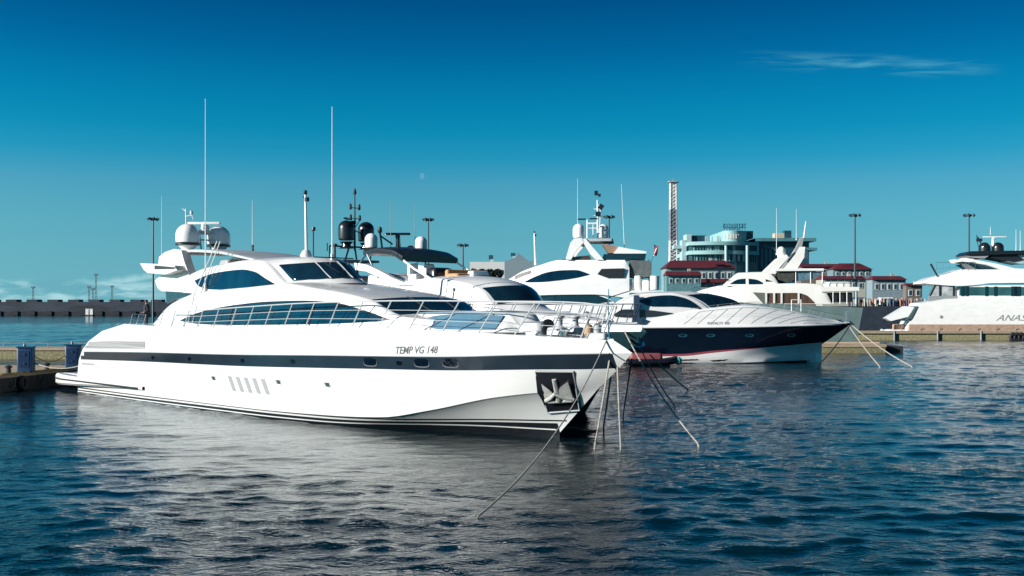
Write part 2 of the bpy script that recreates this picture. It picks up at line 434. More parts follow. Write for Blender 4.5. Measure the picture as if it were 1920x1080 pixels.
for k in range(5):
    u = 18.15 + .72 * k; hquad(HM, ((u + .42, 1.10), (u + .72, 1.10), (u + .32, 1.80), (u, 1.80)), .014, sides=(-1, 1)).each('hull_louvre', GREY, yz)
for u, z in ((16.5, 1.64), (22.15, 1.72), (25.6, 1.76)):
    o = hquad(HM, ((u, z - .1), (u + .5, z - .13), (u + .46, z + .1), (u - .04, z + .1)), .014, sides=(-1, 1)).each('hull_outlet', GELG, yz)
    hquad(HM, ((u + .22, z - .09), (u + .46, z - .1), (u + .40, z + .07), (u + .12, z + .07)), .022, sides=(-1, 1)).each('outlet_opening', DARK, o)
hquad(HM, ((.75, 1.70), (2.6, 1.74), (2.6, 1.82), (.75, 1.79)), .012).build('builder_plate', LETTERG, yz)
bhi_ = C((-.3, .27), (6, .30), (18, .35), (25, .37), (30, .50), (34, .68), (37, .78))
HM.patch(lambda u: bhi_(u) - .05, bhi_, -.25, 36.7, off=.014, n=90).each('boot_line', BOOT, yz)
HM.patch(cst(-.5), lambda u: bhi_(u) - .13, -.25, 36.3, off=.016, n=90, nr=22).each('boot_stripe', BOOT, yz)
wl_ = C((-.2, .02), (20, .05), (25, .07), (34, .33), (36.4, .34))
HM.patch(lambda u: wl_(u), lambda u: wl_(u) + .05, -.2, 36.2, off=.026, n=90).each('white_boot_line', WHITEM, yz)
# swim platform and its side sponsons
rows = []
def spons(sg):
    rows = []
    for i in range(31):
        u = -2.95 + 12.2 * i / 30; k = min(1, (9.25 - u) / 1.3) if u > 7.9 else 1; k = max(.05, k) ** .5
        zt = 1.05 - .02 * (u + 3.25); zb = .32 + .028 * (u + 3.25); zm = (zt + zb) / 2; zt = zm + (zt - zm) * (.55 + .45 * k); zb = zm + (zb - zm) * (.5 + .5 * k)
        b = 3.2 + .75 * min(1, (u + 3.25) / 4 + .55) + .16 * k; bi = 3.3
        rows.append([(u, sg * q, z) for q, z in ((bi, zb), (b - .14, zb + .02), (b, zb + .14), (b, zt - .12), (b - .1, zt), (bi, zt))])
    return rows
mb = MB()
for sg in (-1, 1):
    r = spons(sg); o_ = len(mb.v); mb.grid(r, cv=True); mb.f.append(tuple(o_ + j for j in range(6)))
    mb.f.append(tuple(o_ + 30 * 6 + j for j in range(6)))
mb.box((-1.4, 0, .86), (3.0, 6.7, .38)).build('swim_platform', WHITEM, yz)
pl = yz.children[-1]
mb = MB()
for sg in (-1, 1):
    r = spons(sg); mb.tube([(q[3][0], q[3][1] + sg * .01, q[3][2] * .62 + q[2][2] * .38) for q in r[:30]], .05, 6)
mb.each('rubber_fender_strip', DARK, yz)
# deck house
LH = Body(cst(4.06), [(7.55, 4.14), (8.58, 4.68), (9.84, 5.2), (11.94, 5.68), (13.2, 5.88), (18, 6.08), (21.5, 6.2), (23.5, 6.0), (27.6, 5.44), (29.3, 4.78), (29.7, 4.70), (31, 4.58)],
          C((7.5, 2.9), (12, 3.2), (24, 3.15), (28, 2.9), (31, 2.2)), C((7.5, 2.6), (12, 2.95), (22, 2.86), (27.5, 2.72), (29.3, 2.5), (31, 1.9)), r=.16, crown=C((7, .1), (20, .14), (28, .12), (31, .05)), sh=C((18, 0), (26, .25), (31, .6)), n=72)
house = LH.mesh().build('deck_house', WHITEM, yz, ang=30)
lw = LH.window(C((12.06, 4.40), (12.8, 4.30), (15.3, 4.23), (24.7, 4.35), (27.5, 4.45), (29.03, 4.55)), C((12.06, 4.42), (13.5, 4.74), (15.31, 5.0), (17.4, 5.18), (20.33, 5.33), (23.03, 5.36), (25.5, 5.27), (27.2, 5.0), (28.3, 4.76), (29.03, 4.57)), n=44).each('saloon_window', GLASS, yz)
for sg in (-1, 1): MB().tube([(u, sg * (LH.side(u, w) + .016), w) for u, w in [(12.02, 4.41)] + [(12.8 + .5 * i, C((12.06, 4.42), (13.5, 4.74), (15.31, 5.0), (17.4, 5.18), (20.33, 5.33), (23.03, 5.36), (25.5, 5.27), (27.2, 5.0), (28.3, 4.76), (29.03, 4.57))(12.8 + .5 * i) + .01) for i in range(33)] + [(29.07, 4.56)]], .03, 5).build('window_gasket', DARK, yz)
mb = MB()
for u in (17.0, 20.4, 23.9):
    for sg in (-1, 1):
        mb.tube([(u, sg * (LH.side(u, 4.3) + .03), 4.28), (u + .25, sg * (LH.side(u, 5.2) + .03), 5.22)], .022, 6)
mb.each('mullion', DARK, lw)
ws = LH.screen(cst(27.78), cst(29.35), -1, 1).build('saloon_windscreen', GLASS, yz)
mb = MB()
for q in (-.34, .34): mb.tube([Vector(LH.top(27.75 + .16 * k, q)) + Vector((.03, 0, .035)) for k in range(11)], .03, 5)
mb.each('windscreen_post', DARK, ws)
# upper house
UH = Body(cst(5.8), [(11.3, 6.9), (12.8, 7.17), (15, 7.36), (17.4, 7.47), (18.7, 7.38), (19.3, 7.12), (20.4, 6.36), (20.9, 6.12)],
          C((11, 2.72), (18, 2.72), (19.4, 2.6), (20.9, 2.3)), C((11, 2.4), (18, 2.42), (19.3, 2.36), (20.9, 2.2)), r=.22, crown=C((11, .1), (18, .16), (20.9, .12)), sh=C((12, 0), (16, .5), (19, 2.2), (20.9, 2.5)), n=72)
UH.mesh().build('upper_house', WHITEM, yz, ang=30)
uw = UH.window(C((12.38, 6.5), (12.9, 6.22), (14.4, 6.02), (16.5, 6.0), (18.5, 6.06), (20.0, 6.17)), C((12.38, 6.53), (13.6, 6.78), (15.3, 6.93), (17.05, 6.98), (18.3, 6.84), (19.2, 6.5), (20.0, 6.2)), n=40).each('upper_side_window', GLASS, yz)
us_ = UH.screen(cst(19.32), cst(20.42), -.93, .93, nq=36).build('upper_windscreen', GLASS, yz)
mb = MB()
for q in (-.45, .0, .45): mb.tube([Vector(UH.top(19.3 + .115 * k, q)) + Vector((.04, 0, .045)) for k in range(11)], .028, 5)
mb.each('windscreen_post', GELG, us_)
MB().box((21.35, 0, 7.5), (.05, 2.3, .05)).tube([(21.9, -1.0, 7.25), (22.5, -.5, 6.75)], .02).tube([(21.9, 1.0, 7.25), (22.5, .5, 6.75)], .02).build('wiper', DARK, us_)
# flybridge arch fins, deck and spoilers
fin = M.L(-2.2, (303, 508), (305, 482), (316, 473), (334, 467), (347, 470), (353, 492), (363, 518), (378, 541), (362, 549), (340, 547), (310, 546), (303, 541), (297, 526), (312, 514))
for sg in (-1, 1):
    MB().prism(fin, sg * 2.42, sg * 1.95).build('arch_fin', WHITEM, yz)
    w_ = M.L(-2.6, (275, 494), (282, 506), (289, 512), (322, 515), (345, 507), (340, 498), (300, 495))
    o = MB().prism(w_, sg * 3.0, sg * 2.2).build('wing_spoiler', WHITEM, yz)
    w_ = M.L(-3.0, (290, 497.5), (333, 501.5), (326, 504.5), (290, 505))
    MB().prism(w_, sg * 3.015, sg * 2.9).build('spoiler_recess', DARK, o)
    g_ = M.L(-2.7, (311, 546), (362, 550), (346, 556), (330, 561), (313, 569))
    MB().prism(g_, sg * 2.72, sg * 2.66).build('aft_side_glass', GLASS, yz)
MB().rbox((10.0, 0, 6.12), (3.6, 3.9, .3), .3).build('flybridge_deck', WHITEM, yz)
HT = Body(C((7.6, 8.12), (10.6, 8.1), (13.7, 7.93), (17.6, 7.36)), [(7.6, 8.2), (10.6, 8.24), (13.7, 8.07), (17.6, 7.44)], C((7.6, 1.7), (9, 2.1), (15, 2.1), (17.6, 1.7)), C((7.6, 1.7), (9, 2.1), (15, 2.1), (17.6, 1.7)), r=.05, crown=.06, n=26)
HT.mesh().build('hard_top', GELG, yz)
MB().rbox((13.4, -.9, 7.4), (1.0, 1.2, .5), .2).rbox((14.9, .6, 7.5), (.8, 1.8, .45), .2).tube([(14.0, -.9, 7.6), (14.2, -.9, 7.95)], .05).build('helm_seats', GREY, yz)
dome('radar_dome', yz, (8.65, -1.02, 8.70), .66, 1.12, WHITE, BLACK, .48)
dome('radar_dome', yz, (8.45, 1.02, 8.70), .66, 1.12, WHITE, BLACK, .48)
mb = MB()
for v in (-.3, .3): mb.tube([(8.9, v, 8.2), (8.6, v, 9.5)], .05, 8)
mb.tube([(8.65, -.45, 9.3), (8.65, .45, 9.3)], .06, 8).tube([(8.65, -.4, 8.95), (8.65, .4, 8.95)], .05, 8).rbox((8.65, 0, 9.42), (.6, .6, .12), .1)
mb.lathe([(.05, 0), (.2, .02), (.22, .3), (.1, .42)], (8.6, .12, 9.4), 14)
o = mb.build('radar_mast', WHITEM, yz)
scanner(yz, (8.6, 0, 9.92), 1.9, CREAM, R(45.5))
mb = MB().tube([(8.0, -.75, 9.3), (7.9, -.75, 10.75)], .05, 8, .03).tube([(7.95, -.75, 10.3), (8.25, -.55, 10.35), (8.35, -.5, 10.1)], .03, 6).tube([(7.9, -.75, 10.6), (7.7, -.85, 10.75)], .025).tube([(7.95, -.75, 9.3), (8.5, -.2, 9.3)], .04)
mb.box((8.2, -.55, 10.5), (.14, .12, .2)).build('light_pole', WHITEM, yz)
whip(yz, (13.8, -2.72, 5.9), (13.8, -2.72, 15.9), .035)
whip(yz, (21.2, 0, 7.4), (21.2, 0, 14.85), .035)
a_ = M.px(303, 455, 2.0); whip(yz, (a_[0], 2.0, 8.1), (a_[0], 2.0, M.px(303, 368, 2.0)[1]), .022)
a_ = M.px(473, 470, .6); whip(yz, (a_[0], .6, 7.4), (a_[0], .6, M.px(473, 376, .6)[1]), .02); MB().lathe([(.1, 0), (.1, .3), (.05, .9), (.08, 1.0)], (a_[0] + .05, .6, 7.5), 8).build('horn', DARK, yz)
MB().lathe([(.2, -.15), (.28, 0), (.3, .2), (.2, .42), (.08, .5)], (18.95, 0, 7.5), 14).build('mast_socket', WHITEM, yz)
lightmast(yz, (19.0, 0, 7.85), (18.9, 0, 10.75), .085, WHITE)
MB().tube([(19.45, .1, 7.5), (19.45, .1, 9.0)], .03).lathe([(.05, 0), (.12, .05), (.1, .2)], (19.45, .1, 8.9), 8).tube([(20.3, .8, 7.5), (20.3, .8, 8.15)], .05).box((20.3, .8, 8.2), (.16, .16, .12)).build('deck_light', DARK, yz)
mb = MB()
for p, q in (((407, 452), (366, 552)), ((413, 452), (374, 560))):
    a, b = M.px(*p, -2.75), M.px(*q, -2.9); mb.tube([(a[0], -2.75, a[1]), (b[0], -2.95, b[1]), (b[0] - .1, -3.25, 4.3)], .028, 6)
mb.each('antenna_stay', WHITEM, yz)
MB().lathe([(.11, -.03), (.13, .05), (.08, .09)], (13.05, -3.93, 3.88), 12, Matrix.Rotation(R(90), 3, 'X')).build('bulwark_light', CREAM, yz) if False else None
# foredeck trunk; pad and side panel carry a sky reflection in their base colour
TR = Body(cst(4.1), [(28.4, 4.72), (30, 4.86), (33, 4.86), (34.3, 4.8), (34.75, 4.35), (35.2, 4.12)], C((28, 2.5), (31, 2.15), (34, 1.45), (35.2, 1.0)), C((28, 1.9), (31, 1.45), (34, .85), (35.2, .6)), r=.12, crown=.06, sh=C((30, 0), (35.2, .5)), n=36)
TR.mesh().build('foredeck_trunk', WHITEM, yz)
TR.window(C((29.9, 4.50), (30.6, 4.32), (31.6, 4.2), (34.1, 4.2)), C((29.9, 4.52), (31, 4.76), (32, 4.81), (34.1, 4.76)), off=.012).each('trunk_gloss_panel', PADM, yz)
TR.screen(cst(29.6), cst(34.0), -.95, .95, off=.025).build('sun_pad', PADM, yz)
# bow fittings
def windlass(v, u):
    mb = MB().rbox((u, v, 4.18), (.8, .5, .3), .12).lathe([(.2, 0), (.2, .12), (.12, .2), (.12, .42), (.2, .5), (.2, .56), (.05, .6)], (u + .1, v, 4.2), 14)
    return mb.build('windlass', GELG, yz)
windlass(-.45, 36.6); windlass(.45, 36.6)
MB().rbox((35.35, -.35, 4.28), (1.25, .9, .5), .28).build('deck_locker', GELG, yz)
MB().lathe([(.28, -.06), (.33, -.05), (.33, .05), (.28, .06)], (36.0, -.35, 4.3), 16, Matrix.Rotation(R(90), 3, 'Y')).build('locker_strap', DARK, yz)
for v in (-.8, .8):
    MB().tube([(37.1, v, 4.0), (37.1, v, 4.2)], .05).tube([(37.3, v, 4.0), (37.3, v, 4.2)], .05).tube([(36.9, v, 4.22), (37.5, v, 4.22)], .05).build('mooring_cleat', CHROME, yz)
MB().rbox((38.3, 0, 4.02), (.9, .5, .22), .1).lathe([(.12, 0), (.16, .1), (.16, .3), (.08, .36)], (38.2, .0, 4.1), 12).build('bow_roller', GELG, yz)
MB().lathe([(.16, 0), (.2, .2), (.14, .4), (.05, .44)], (37.55, .25, 4.0), 12).build('deck_bucket', mat('tan_canvas', (.36, .24, .14), .7), yz)
whip(yz, (38.75, 0, 3.9), (38.75, 0, 5.75), .035, STEEL, 'jack_staff')
feet = [10.66, 12.0, 13.44, 14.9, 16.45, 18.1, 19.62, 21.1, 22.63, 24.2, 25.75, 27.21, 28.78, 30.45, 32.12, 33.77, 35.3, 36.7, 37.8, 38.5]
sb, sz = HM.rows[-1][0], HM.rows[-1][1]
def lean(f):
    t = max(0, (f.x - 10) / 24); return Vector((max(.05, (.42 + .62 * min(t, 1) ** 2) * (1 if f.x < 36 else .55)), -.05 * (1 if f.y > 0 else -1), .8 + .42 * min(t, 1.0)))
for sg in (-1, 1): rail(yz, [(u, sg * max(.1, sb(u) - .12), sz(u)) for u in feet], lean, .031, 2, m=RAILM)
for sg in (-1, 1): rail(yz, [(u, sg * (sb(u) - .25), sz(u) - .05) for u in (6.5, 7.4, 8.3)], (.35, 0, .6), .024, 1)
mb = MB()
for u in (4.4, 5.2): mb.tube([(u, -3.2, 3.8), (u, -3.2, 4.15), (u + .3, -3.2, 4.2)], .035)
mb.each('stern_cleat', CHROME, yz)
lettering('yacht_name', 'TEMP VG 148', lambda x, y: (30.05 + x, -(HM.side(30.05 + x, 3.18 + .03 * x + y) + .012), 3.18 + .035 * x + y), 2.15, LETTER, yz, .25, .022, .31)
# anchor in its pocket
pk = ((36.12, 1.0), (37.38, 1.16), (37.74, 2.72), (36.34, 2.70))
ap = hquad(HM, pk, .03, .08).build('anchor_pocket', BLACK, yz)
def onpk(a, t, o):
    bl, br, tr, tl = pk; u = (bl[0] * (1 - a) + br[0] * a) * (1 - t) + (tl[0] * (1 - a) + tr[0] * a) * t; w = (bl[1] * (1 - a) + br[1] * a) * (1 - t) + (tl[1] * (1 - a) + tr[1] * a) * t
    return Vector((u, -(HM.side(u, w) + o), w))
mb = MB().tube([onpk(.5, .80, .06), onpk(.5, .30, .12)], .09, 8, .11).tube([onpk(.14, .30, .10), onpk(.34, .36, .14), onpk(.5, .46, .17), onpk(.66, .36, .14), onpk(.9, .30, .10)], .085, 8)
mb.tube([onpk(.2, .27, .13), onpk(.86, .27, .13)], .06, 8)
for pts in (((.13, .30), (.44, .46), (.36, .58), (.17, .70)), ((.56, .46), (.90, .30), (.88, .74), (.64, .60))):
    mb.slab([[onpk(pts[0][0], pts[0][1], .12), onpk(pts[1][0], pts[1][1], .16)], [onpk(pts[3][0], pts[3][1], .10), onpk(pts[2][0], pts[2][1], .15)]], lambda p: p + Vector((0, .05, 0)))
mb.build('anchor', mat('bright_galvanised_steel', (.58, .57, .53), .32, metal=.35, var=.2, vscale=6), ap)
MB().tube([onpk(.02, .02, .05), onpk(.98, .02, .05), onpk(.99, .98, .05), onpk(.01, .98, .05), onpk(.02, .02, .05)], .035, 6).build('pocket_frame', GELG, ap)


# ================================================================== THE SECOND OPEN YACHT BESIDE IT
Y2 = Fr(6.2 - .701 * 30, 49.4 + .713 * 30, -45.5)
y2 = thing('motor_yacht', (Y2.o[0], Y2.o[1], 0), R(-45.5), 'open white yacht right behind the foreground yacht, black bimini top and dark lower bow', 'yacht')
H2 = Hull([
    [(0, 2.0, -.8), (20, 1.4, -.8), (25.6, 0, -.6)],
    [(0, 2.8, 0), (14, 2.8, 0), (20, 2.2, 0), (24, 1.1, 0), (26.3, 0, 0)],
    [(0, 2.95, .5), (14, 3.0, .5), (20, 2.5, .9), (24.5, 1.4, 1.5), (27.8, 0, 2.0)],
    [(0.3, 3.1, 3.6), (14, 3.15, 3.7), (20, 2.9, 3.75), (26, 1.6, 3.8), (28.6, .6, 3.85), (30, 0, 3.9)],
    [(0.3, 3.12, 3.7), (14, 3.17, 3.8), (20, 2.92, 3.85), (26, 1.62, 3.9), (28.6, .62, 3.93), (30.05, 0, 3.96)],
    [(0.8, 3.0, 4.1), (14, 3.05, 4.2), (20, 2.75, 4.3), (26, 1.45, 4.32), (28.4, .5, 4.3), (29.6, 0, 4.28)],
], n=40)
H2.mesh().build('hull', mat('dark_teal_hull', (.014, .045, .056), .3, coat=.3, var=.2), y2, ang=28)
H2.patch(C((.5, 3.72), (14, 3.82), (20, 3.87), (26, 3.92), (30, 3.97)), C((1, 4.08), (14, 4.19), (20, 4.29), (26, 4.31), (29.6, 4.27)), .9, 29.8, off=.015, n=50).each('white_bulwark', WHITE, y2)
MB().grid([[(u, -H2.rows[-1][0](u) + .02, 4.33), (u, 0, 4.40), (u, H2.rows[-1][0](u) - .02, 4.33)] for u in [1 + i * .95 for i in range(31)]]).build('deck', WHITE, y2)
B2 = Body(cst(4.3), Y2.L(-2.3, (690, 515), (740, 528), (800, 521.5), (850, 526), (880, 534), (898, 546), (921, 576)) + [(22.6, 4.9), (24.5, 4.72), (27.6, 4.42)], C((8, 2.6), (19, 2.55), (22, 2.25), (25, 1.6), (27.6, .9)), C((8, 2.3), (19, 2.25), (22, 1.9), (25, 1.3), (27.6, .6)), r=.16, crown=C((8, .1), (19, .2), (22, .12), (28, .05)), sh=C((14, 0), (20, .7), (22, .9), (27, .3)), n=60)
B2.mesh().build('deck_house', WHITE, y2, ang=30)
q_ = Y2.L(-2.2, (898, 546), (921, 576)); B2.screen(cst(q_[0][0] - .15), cst(q_[1][0] - .1), -.97, .97).build('windscreen', GLASS, y2)
B2.window(C((10.5, 5.0), (12, 4.75), (18, 4.75), (20.5, 4.95)), C((10.5, 5.02), (13, 5.6), (17, 5.65), (20.5, 4.98)), off=.02).each('cabin_window', GLASS, y2)
beam = Y2.L(-2.3, (668, 493), (690, 496), (712, 506), (742, 522), (775, 535), (748, 534), (716, 520), (690, 509), (670, 506))
for sg in (-1, 1): MB().prism(beam, sg * 2.45, sg * 2.15).build('arch_leg', WHITE, y2)
BT = Body(C((11.0, 8.12), (12.2, 8.2), (13.6, 8.05), (14.6, 7.65)), [(11.0, 8.42), (12.2, 8.5), (13.6, 8.36), (14.6, 7.98)], 2.05, 2.05, r=.08, crown=.12, n=24)
BT.mesh().build('bimini_top', BLACK, y2)
for sg in (-1, 1):
    MB().tube([(14.4, sg * 1.95, 7.8), (15.6, sg * 2.0, 7.2), (17.2, sg * 2.1, 6.6)], .06, 8).build('bimini_strut', CREAM, y2)
    MB().tube([(11.3, sg * 2.0, 8.2), (12.6, sg * 2.2, 6.7)], .05, 8).tube([(11.3, sg * 2.0, 8.2), (10.2, sg * 2.2, 7.2)], .05, 8).build('bimini_strut', STEEL, y2)
    dome('radar_dome', y2, (11.5, sg * 1.85, 8.52), .37, .85, WHITE)
    whip(y2, (11.3 + .8, sg * .9, 8.4), (12.1, sg * .9, 11.35), .02, GREY)
mb = MB().tube([(11.6, 0, 8.5), (11.6, 0, 9.35)], .12, 8).tube([(11.2, .5, 8.5), (11.5, .2, 9.2)], .05).tube([(11.3, -.9, 8.5), (11.2, -1.0, 9.5)], .06).lathe([(.1, 0), (.14, .1), (.12, .3), (.03, .36)], (11.2, -1.0, 9.45), 8).tube([(11.2, -1.0, 9.3), (11.5, -.3, 8.8)], .05).lathe([(.3, 0), (.3, .12), (.12, .25)], (11.9, .75, 8.5), 12)
mb.build('mast_gear', BLACK, y2)
scanner(y2, (11.6, 0, 9.42), 1.5, BLACK, R(45.5), .2)
MB().rbox((16.0, -.5, 6.85), (.9, 1.5, .9), .25).build('helm_console', BLACK, y2)
for v in (-.9, .3): MB().rbox((14.4, v, 6.75), (.7, .7, .5), .15).rbox((14.1, v, 7.25), (.25, .7, .7), .1).build('helm_seat', WHITE, y2)
MB().rbox((17.4, 0.4, 6.8), (1.0, 2.6, .32), .15).rbox((16.9, .4, 6.98), (.3, 2.5, .4), .1).build('sun_cushion', ORANGE, y2)
MB().rbox((17.9, .6, 6.98), (.5, 1.2, .25), .1).build('towel_pad', WHITE, y2)
f2 = [15.2, 16.8, 18.4, 20, 21.6, 23, 24.3, 25.5, 26.6, 27.6, 28.5, 29.2]
for sg in (-1, 1): rail(y2, [(u, sg * max(.08, H2.rows[-1][0](u) - .1), 4.3) for u in f2], (.45, 0, .95), .024, 1)
MB().rbox((26.3, 0, 4.5), (.9, .6, .25), .12).lathe([(.16, 0), (.16, .12), (.1, .2), (.16, .34), (.05, .4)], (26.6, -.25, 4.5), 12).build('windlass', STEEL, y2)
MB().rbox((23.6, .3, 4.82), (1.5, 1.7, .14), .2).build('foredeck_pad', GREY, y2)
mb = MB().tube([(29.75, 0, 4.1), (29.55, -.05, 3.45)], .05).tube([(29.2, -.32, 3.62), (29.45, -.3, 3.3), (29.55, 0, 3.2), (29.65, .3, 3.3), (29.5, .32, 3.62)], .06, 8)
mb.build('anchor', CHROME, y2)
MB().lathe([(.1, 0), (.32, .1), (.36, .5), (.32, .95), (.1, 1.05)], (27.9, -1.3, 2.7), 12).build('fender', mat('dark_teal_rubber', (.02, .09, .10), .6), y2)

# ================================================================== THE DARK-DOMED YACHT BEHIND
o3 = Y2.world(-12.5, 8.6, 0); Y3 = Fr(o3.x, o3.y, -45.5)
y3 = thing('motor_yacht', (o3.x, o3.y, 0), R(-45.5), 'dark grey yacht, mostly hidden, with two large black domes and a thin black mast', 'yacht')
H3 = Hull([[(0, 2.4, -.8), (16, 1.6, -.8), (20.5, 0, -.5)], [(0, 2.8, 0), (15, 2.5, 0), (21, 0, 0)], [(0, 3, 1.5), (15, 2.8, 1.6), (22.5, 0, 2)], [(0, 3.1, 3.3), (16, 2.8, 3.4), (23.8, 0, 3.6)]], n=30)
H3.mesh().build('hull', GELG, y3)
B3 = Body(cst(3.4), [(2, 4.8), (4, 7.0), (9, 7.35), (11.5, 7.1), (14, 5.9), (17, 4.6), (19, 3.7)], 2.6, C((2, 2.0), (10, 2.2), (19, 1.2)), r=.2, crown=.15, sh=C((8, 0), (14, 1)), n=36)
B3.mesh().build('deck_house', mat('charcoal_paint', (.035, .04, .045), .3, coat=.3), y3)
B3.window(C((5, 5.2), (6, 4.6), (13, 4.7), (15, 4.9)), C((5, 5.25), (7, 6.0), (11, 6.0), (15, 4.95))).each('cabin_window', GLASS, y3)
B3.screen(cst(11.8), cst(13.8), -.95, .95).build('windscreen', GLASS, y3)
MB().rbox((7.6, 0, 8.6), (2.6, 3.8, .16), .4).build('mast_platform', GREY, y3)
mb = MB()
for sx in (-.8, .8):
    for v in (-1.2, 1.2): mb.tube([(7.6 + sx * 1.4, v * 1.2, 7.3), (7.6 + sx, v, 8.55)], .08, 6)
mb.tube([(7.6, -.55, 8.6), (7.8, -.15, 10.1)], .07).tube([(7.6, .55, 8.6), (7.8, .15, 10.1)], .07).tube([(7.7, -2.0, 9.7), (7.7, 2.0, 9.7)], .07).tube([(7.7, -2, 9.7), (7.7, -2.0, 8.6)], .05).tube([(7.7, -2.2, 9.9), (7.7, -2.2, 9.3)], .04).tube([(7.7, 1.9, 9.7), (7.7, 1.7, 8.6)], .05)
mb.build('mast_frame', BLACK, y3)
for v, u in ((-.62, 7.9), (1.3, 7.75)): dome('radar_dome', y3, (u, v, 10.15), .62, 1.5, BLACK, None, .6)
mb = MB().tube([(8.1, 0, 9.4), (8.1, 0, 13.7)], .075, 8, .04).tube([(8.1, -.42, 12.6), (8.1, .42, 12.6)], .03).tube([(8.1, -.38, 11.8), (8.1, .45, 11.8)], .03)
for v, z in ((-.4, 12.6), (.4, 12.6), (-.38, 11.8), (.45, 11.8)): mb.lathe([(.05, -.15), (.1, -.1), (.1, .2), (.03, .32)], (8.1, v, z), 8)
mb.lathe([(.06, 0), (.13, .1), (.1, .3), (.02, .5)], (8.1, 0, 13.6), 8).box((8.1, -.15, 11.5), (.3, .3, .25)).tube([(8.1, 0, 10.9), (8.1, .6, 10.7)], .04).tube([(8.1, .1, 11.2), (8.1, .45, 11.7)], .03)
mb.build('signal_mast', mat('matt_black', (.012, .013, .018), .7), y3)
MB().rbox((7.9, -.6, 11.78), (.3, 1.2, .1), .05, R(40)).build('radar_scanner', BLACK, y3)

# ================================================================== THE NAVY-HULLED YACHT
F4 = Fr(20.96, 101, 0)
y4 = thing('motor_yacht', (F4.o[0], F4.o[1], 0), 0, 'sports yacht with navy hull, red waterline stripe and white cabin, bow pointing right', 'yacht')
H4 = Hull([
    [(-12.6, 1.9, -.7), (0, 1.6, -.7), (6.4, 0, -.5)],
    [(-12.6, 2.45, 0), (0, 2.45, 0), (4, 1.5, 0), (7.3, 0, 0)],
    [(-12.6, 2.55, .3), (-2, 2.6, .3), (2, 2.1, .65), (5.5, 1.2, 1.25), (8.4, 0, 1.7)],
    [(-12.6, 2.6, 1.0), (0, 2.65, 1.3), (5, 1.8, 1.75), (7.5, .95, 1.95), (9.0, 0, 2.1)],
    [(-12.6, 2.68, 3.22), (0, 2.8, 3.3), (6, 2.0, 3.42), (9.3, .75, 3.52), (11.1, 0, 3.58)],
    [(-12.6, 2.7, 3.36), (0, 2.83, 3.44), (6, 2.03, 3.54), (9.3, .78, 3.62), (11.26, 0, 3.68)]], n=44)
H4.mesh().build('hull', NAVY, y4, ang=28)
H4.patch(cst(-.3), C((-12.5, .65), (-5.4, .68), (-2.5, .98), (2, 1.42), (6.5, 1.78), (8.2, 1.88)), -12.5, 8.35, off=.012, n=40).each('white_boot_stripe', WHITE, y4)
H4.patch(C((-12.5, .66), (-5.4, .69), (-2.5, .99), (2, 1.43)), C((-12.5, .84), (-5.4, .89), (-2.5, 1.17), (0, 1.34), (2, 1.44)), -12.5, 2.0, off=.016, n=30).each('red_stripe', mat('faded_red_stripe', (.32, .06, .085), .4), y4)
MB().tube([(u, -(H4.side(u, 3.36) + .03), H4.rows[-1][1](u) - .06) for u in [-12.5 + i * .47 for i in range(50)]], .075, 6).build('rubbing_strake', WHITE, y4)
D4 = Body(C((-12.6, 3.36), (0, 3.44), (6, 3.54), (11.2, 3.68)), F4.L(-2.3, (1135, 600), (1215, 596), (1262, 588), (1325, 579), (1400, 573), (1480, 582), (1560, 597)) + [(11.1, 3.75)], C((-12.6, 2.6), (0, 2.76), (6, 1.97), (9.3, .74), (11.1, .05)), C((-12.6, 2.3), (0, 2.2), (6, 1.4), (9.3, .4), (11.1, .02)), r=.12, crown=C((-12, .05), (0, .12), (11, .02)), n=50)
D4.mesh().build('foredeck', WHITE, y4)
C4 = Body(cst(3.9), F4.L(-2.0, (1150, 576), (1172, 563), (1195, 553.5), (1225, 549.5), (1262, 549), (1290, 555), (1312, 565), (1332, 580)), C((-12, 2.3), (-3, 2.3), (0, 1.9)), C((-12, 1.95), (-6, 1.95), (-3, 1.9), (0, 1.5)), r=.15, crown=.18, sh=C((-9, 0), (-5, 2.2), (-3, 3.6), (0, 3.4)), n=44)
C4.mesh().build('cabin', WHITE, y4, ang=30)
wl = F4.L(-2.1, (1197, 565), (1225, 575), (1260, 575), (1310, 579), (1319, 583)); wh = F4.L(-2.1, (1197, 564), (1220, 556), (1255, 553.5), (1285, 559), (1305, 570), (1319, 582))
C4.window(wl, wh).each('cabin_window', GLASS, y4)
qa = F4.px(1289, 556, -1.9)[0]; qb = F4.px(1330, 578, -1.9)[0]
C4.screen(cst(qa - .2), cst(qb - .15), -.96, .96).build('windscreen', GLASS, y4)
wl = F4.L(-2.4, (1148, 592), (1180, 595), (1220, 594), (1262, 588)); wh = F4.L(-2.4, (1148, 591), (1170, 580), (1210, 581), (1262, 587))
D4.window(wl, wh, off=.03).each('hull_window', mat('smoked_window', (.03, .035, .045), .15), y4)
for x in (1280, 1332, 1405, 1487):
    u, w = F4.px(x, 629, -2.6); pp = MB()
    for sg in (-1,):
        ring = [(u + .42 * math.cos(a), w + .16 * math.sin(a)) for a in [2 * math.pi * i / 18 for i in range(18)]]
        pp.add([(a, -(H4.side(a, b) + .03), b) for a, b in ring] + [(a, -(H4.side(a, b) - .04), b) for a, b in ring], [tuple(range(18))] + [(i, i + 18, (i + 1) % 18 + 18, (i + 1) % 18) for i in range(18)])
    pr = pp.build('porthole', STEEL, y4); ring = [(u - .04 + .27 * math.cos(a), w + .02 + .10 * math.sin(a)) for a in [2 * math.pi * i / 18 for i in range(18)]]
    MB().add([(a, -(H4.side(a, b) + .036), b) for a, b in ring], [tuple(range(18))]).build('pane', GLASS, pr)
u_, w_ = F4.px(1327, 608.5, -2.75)
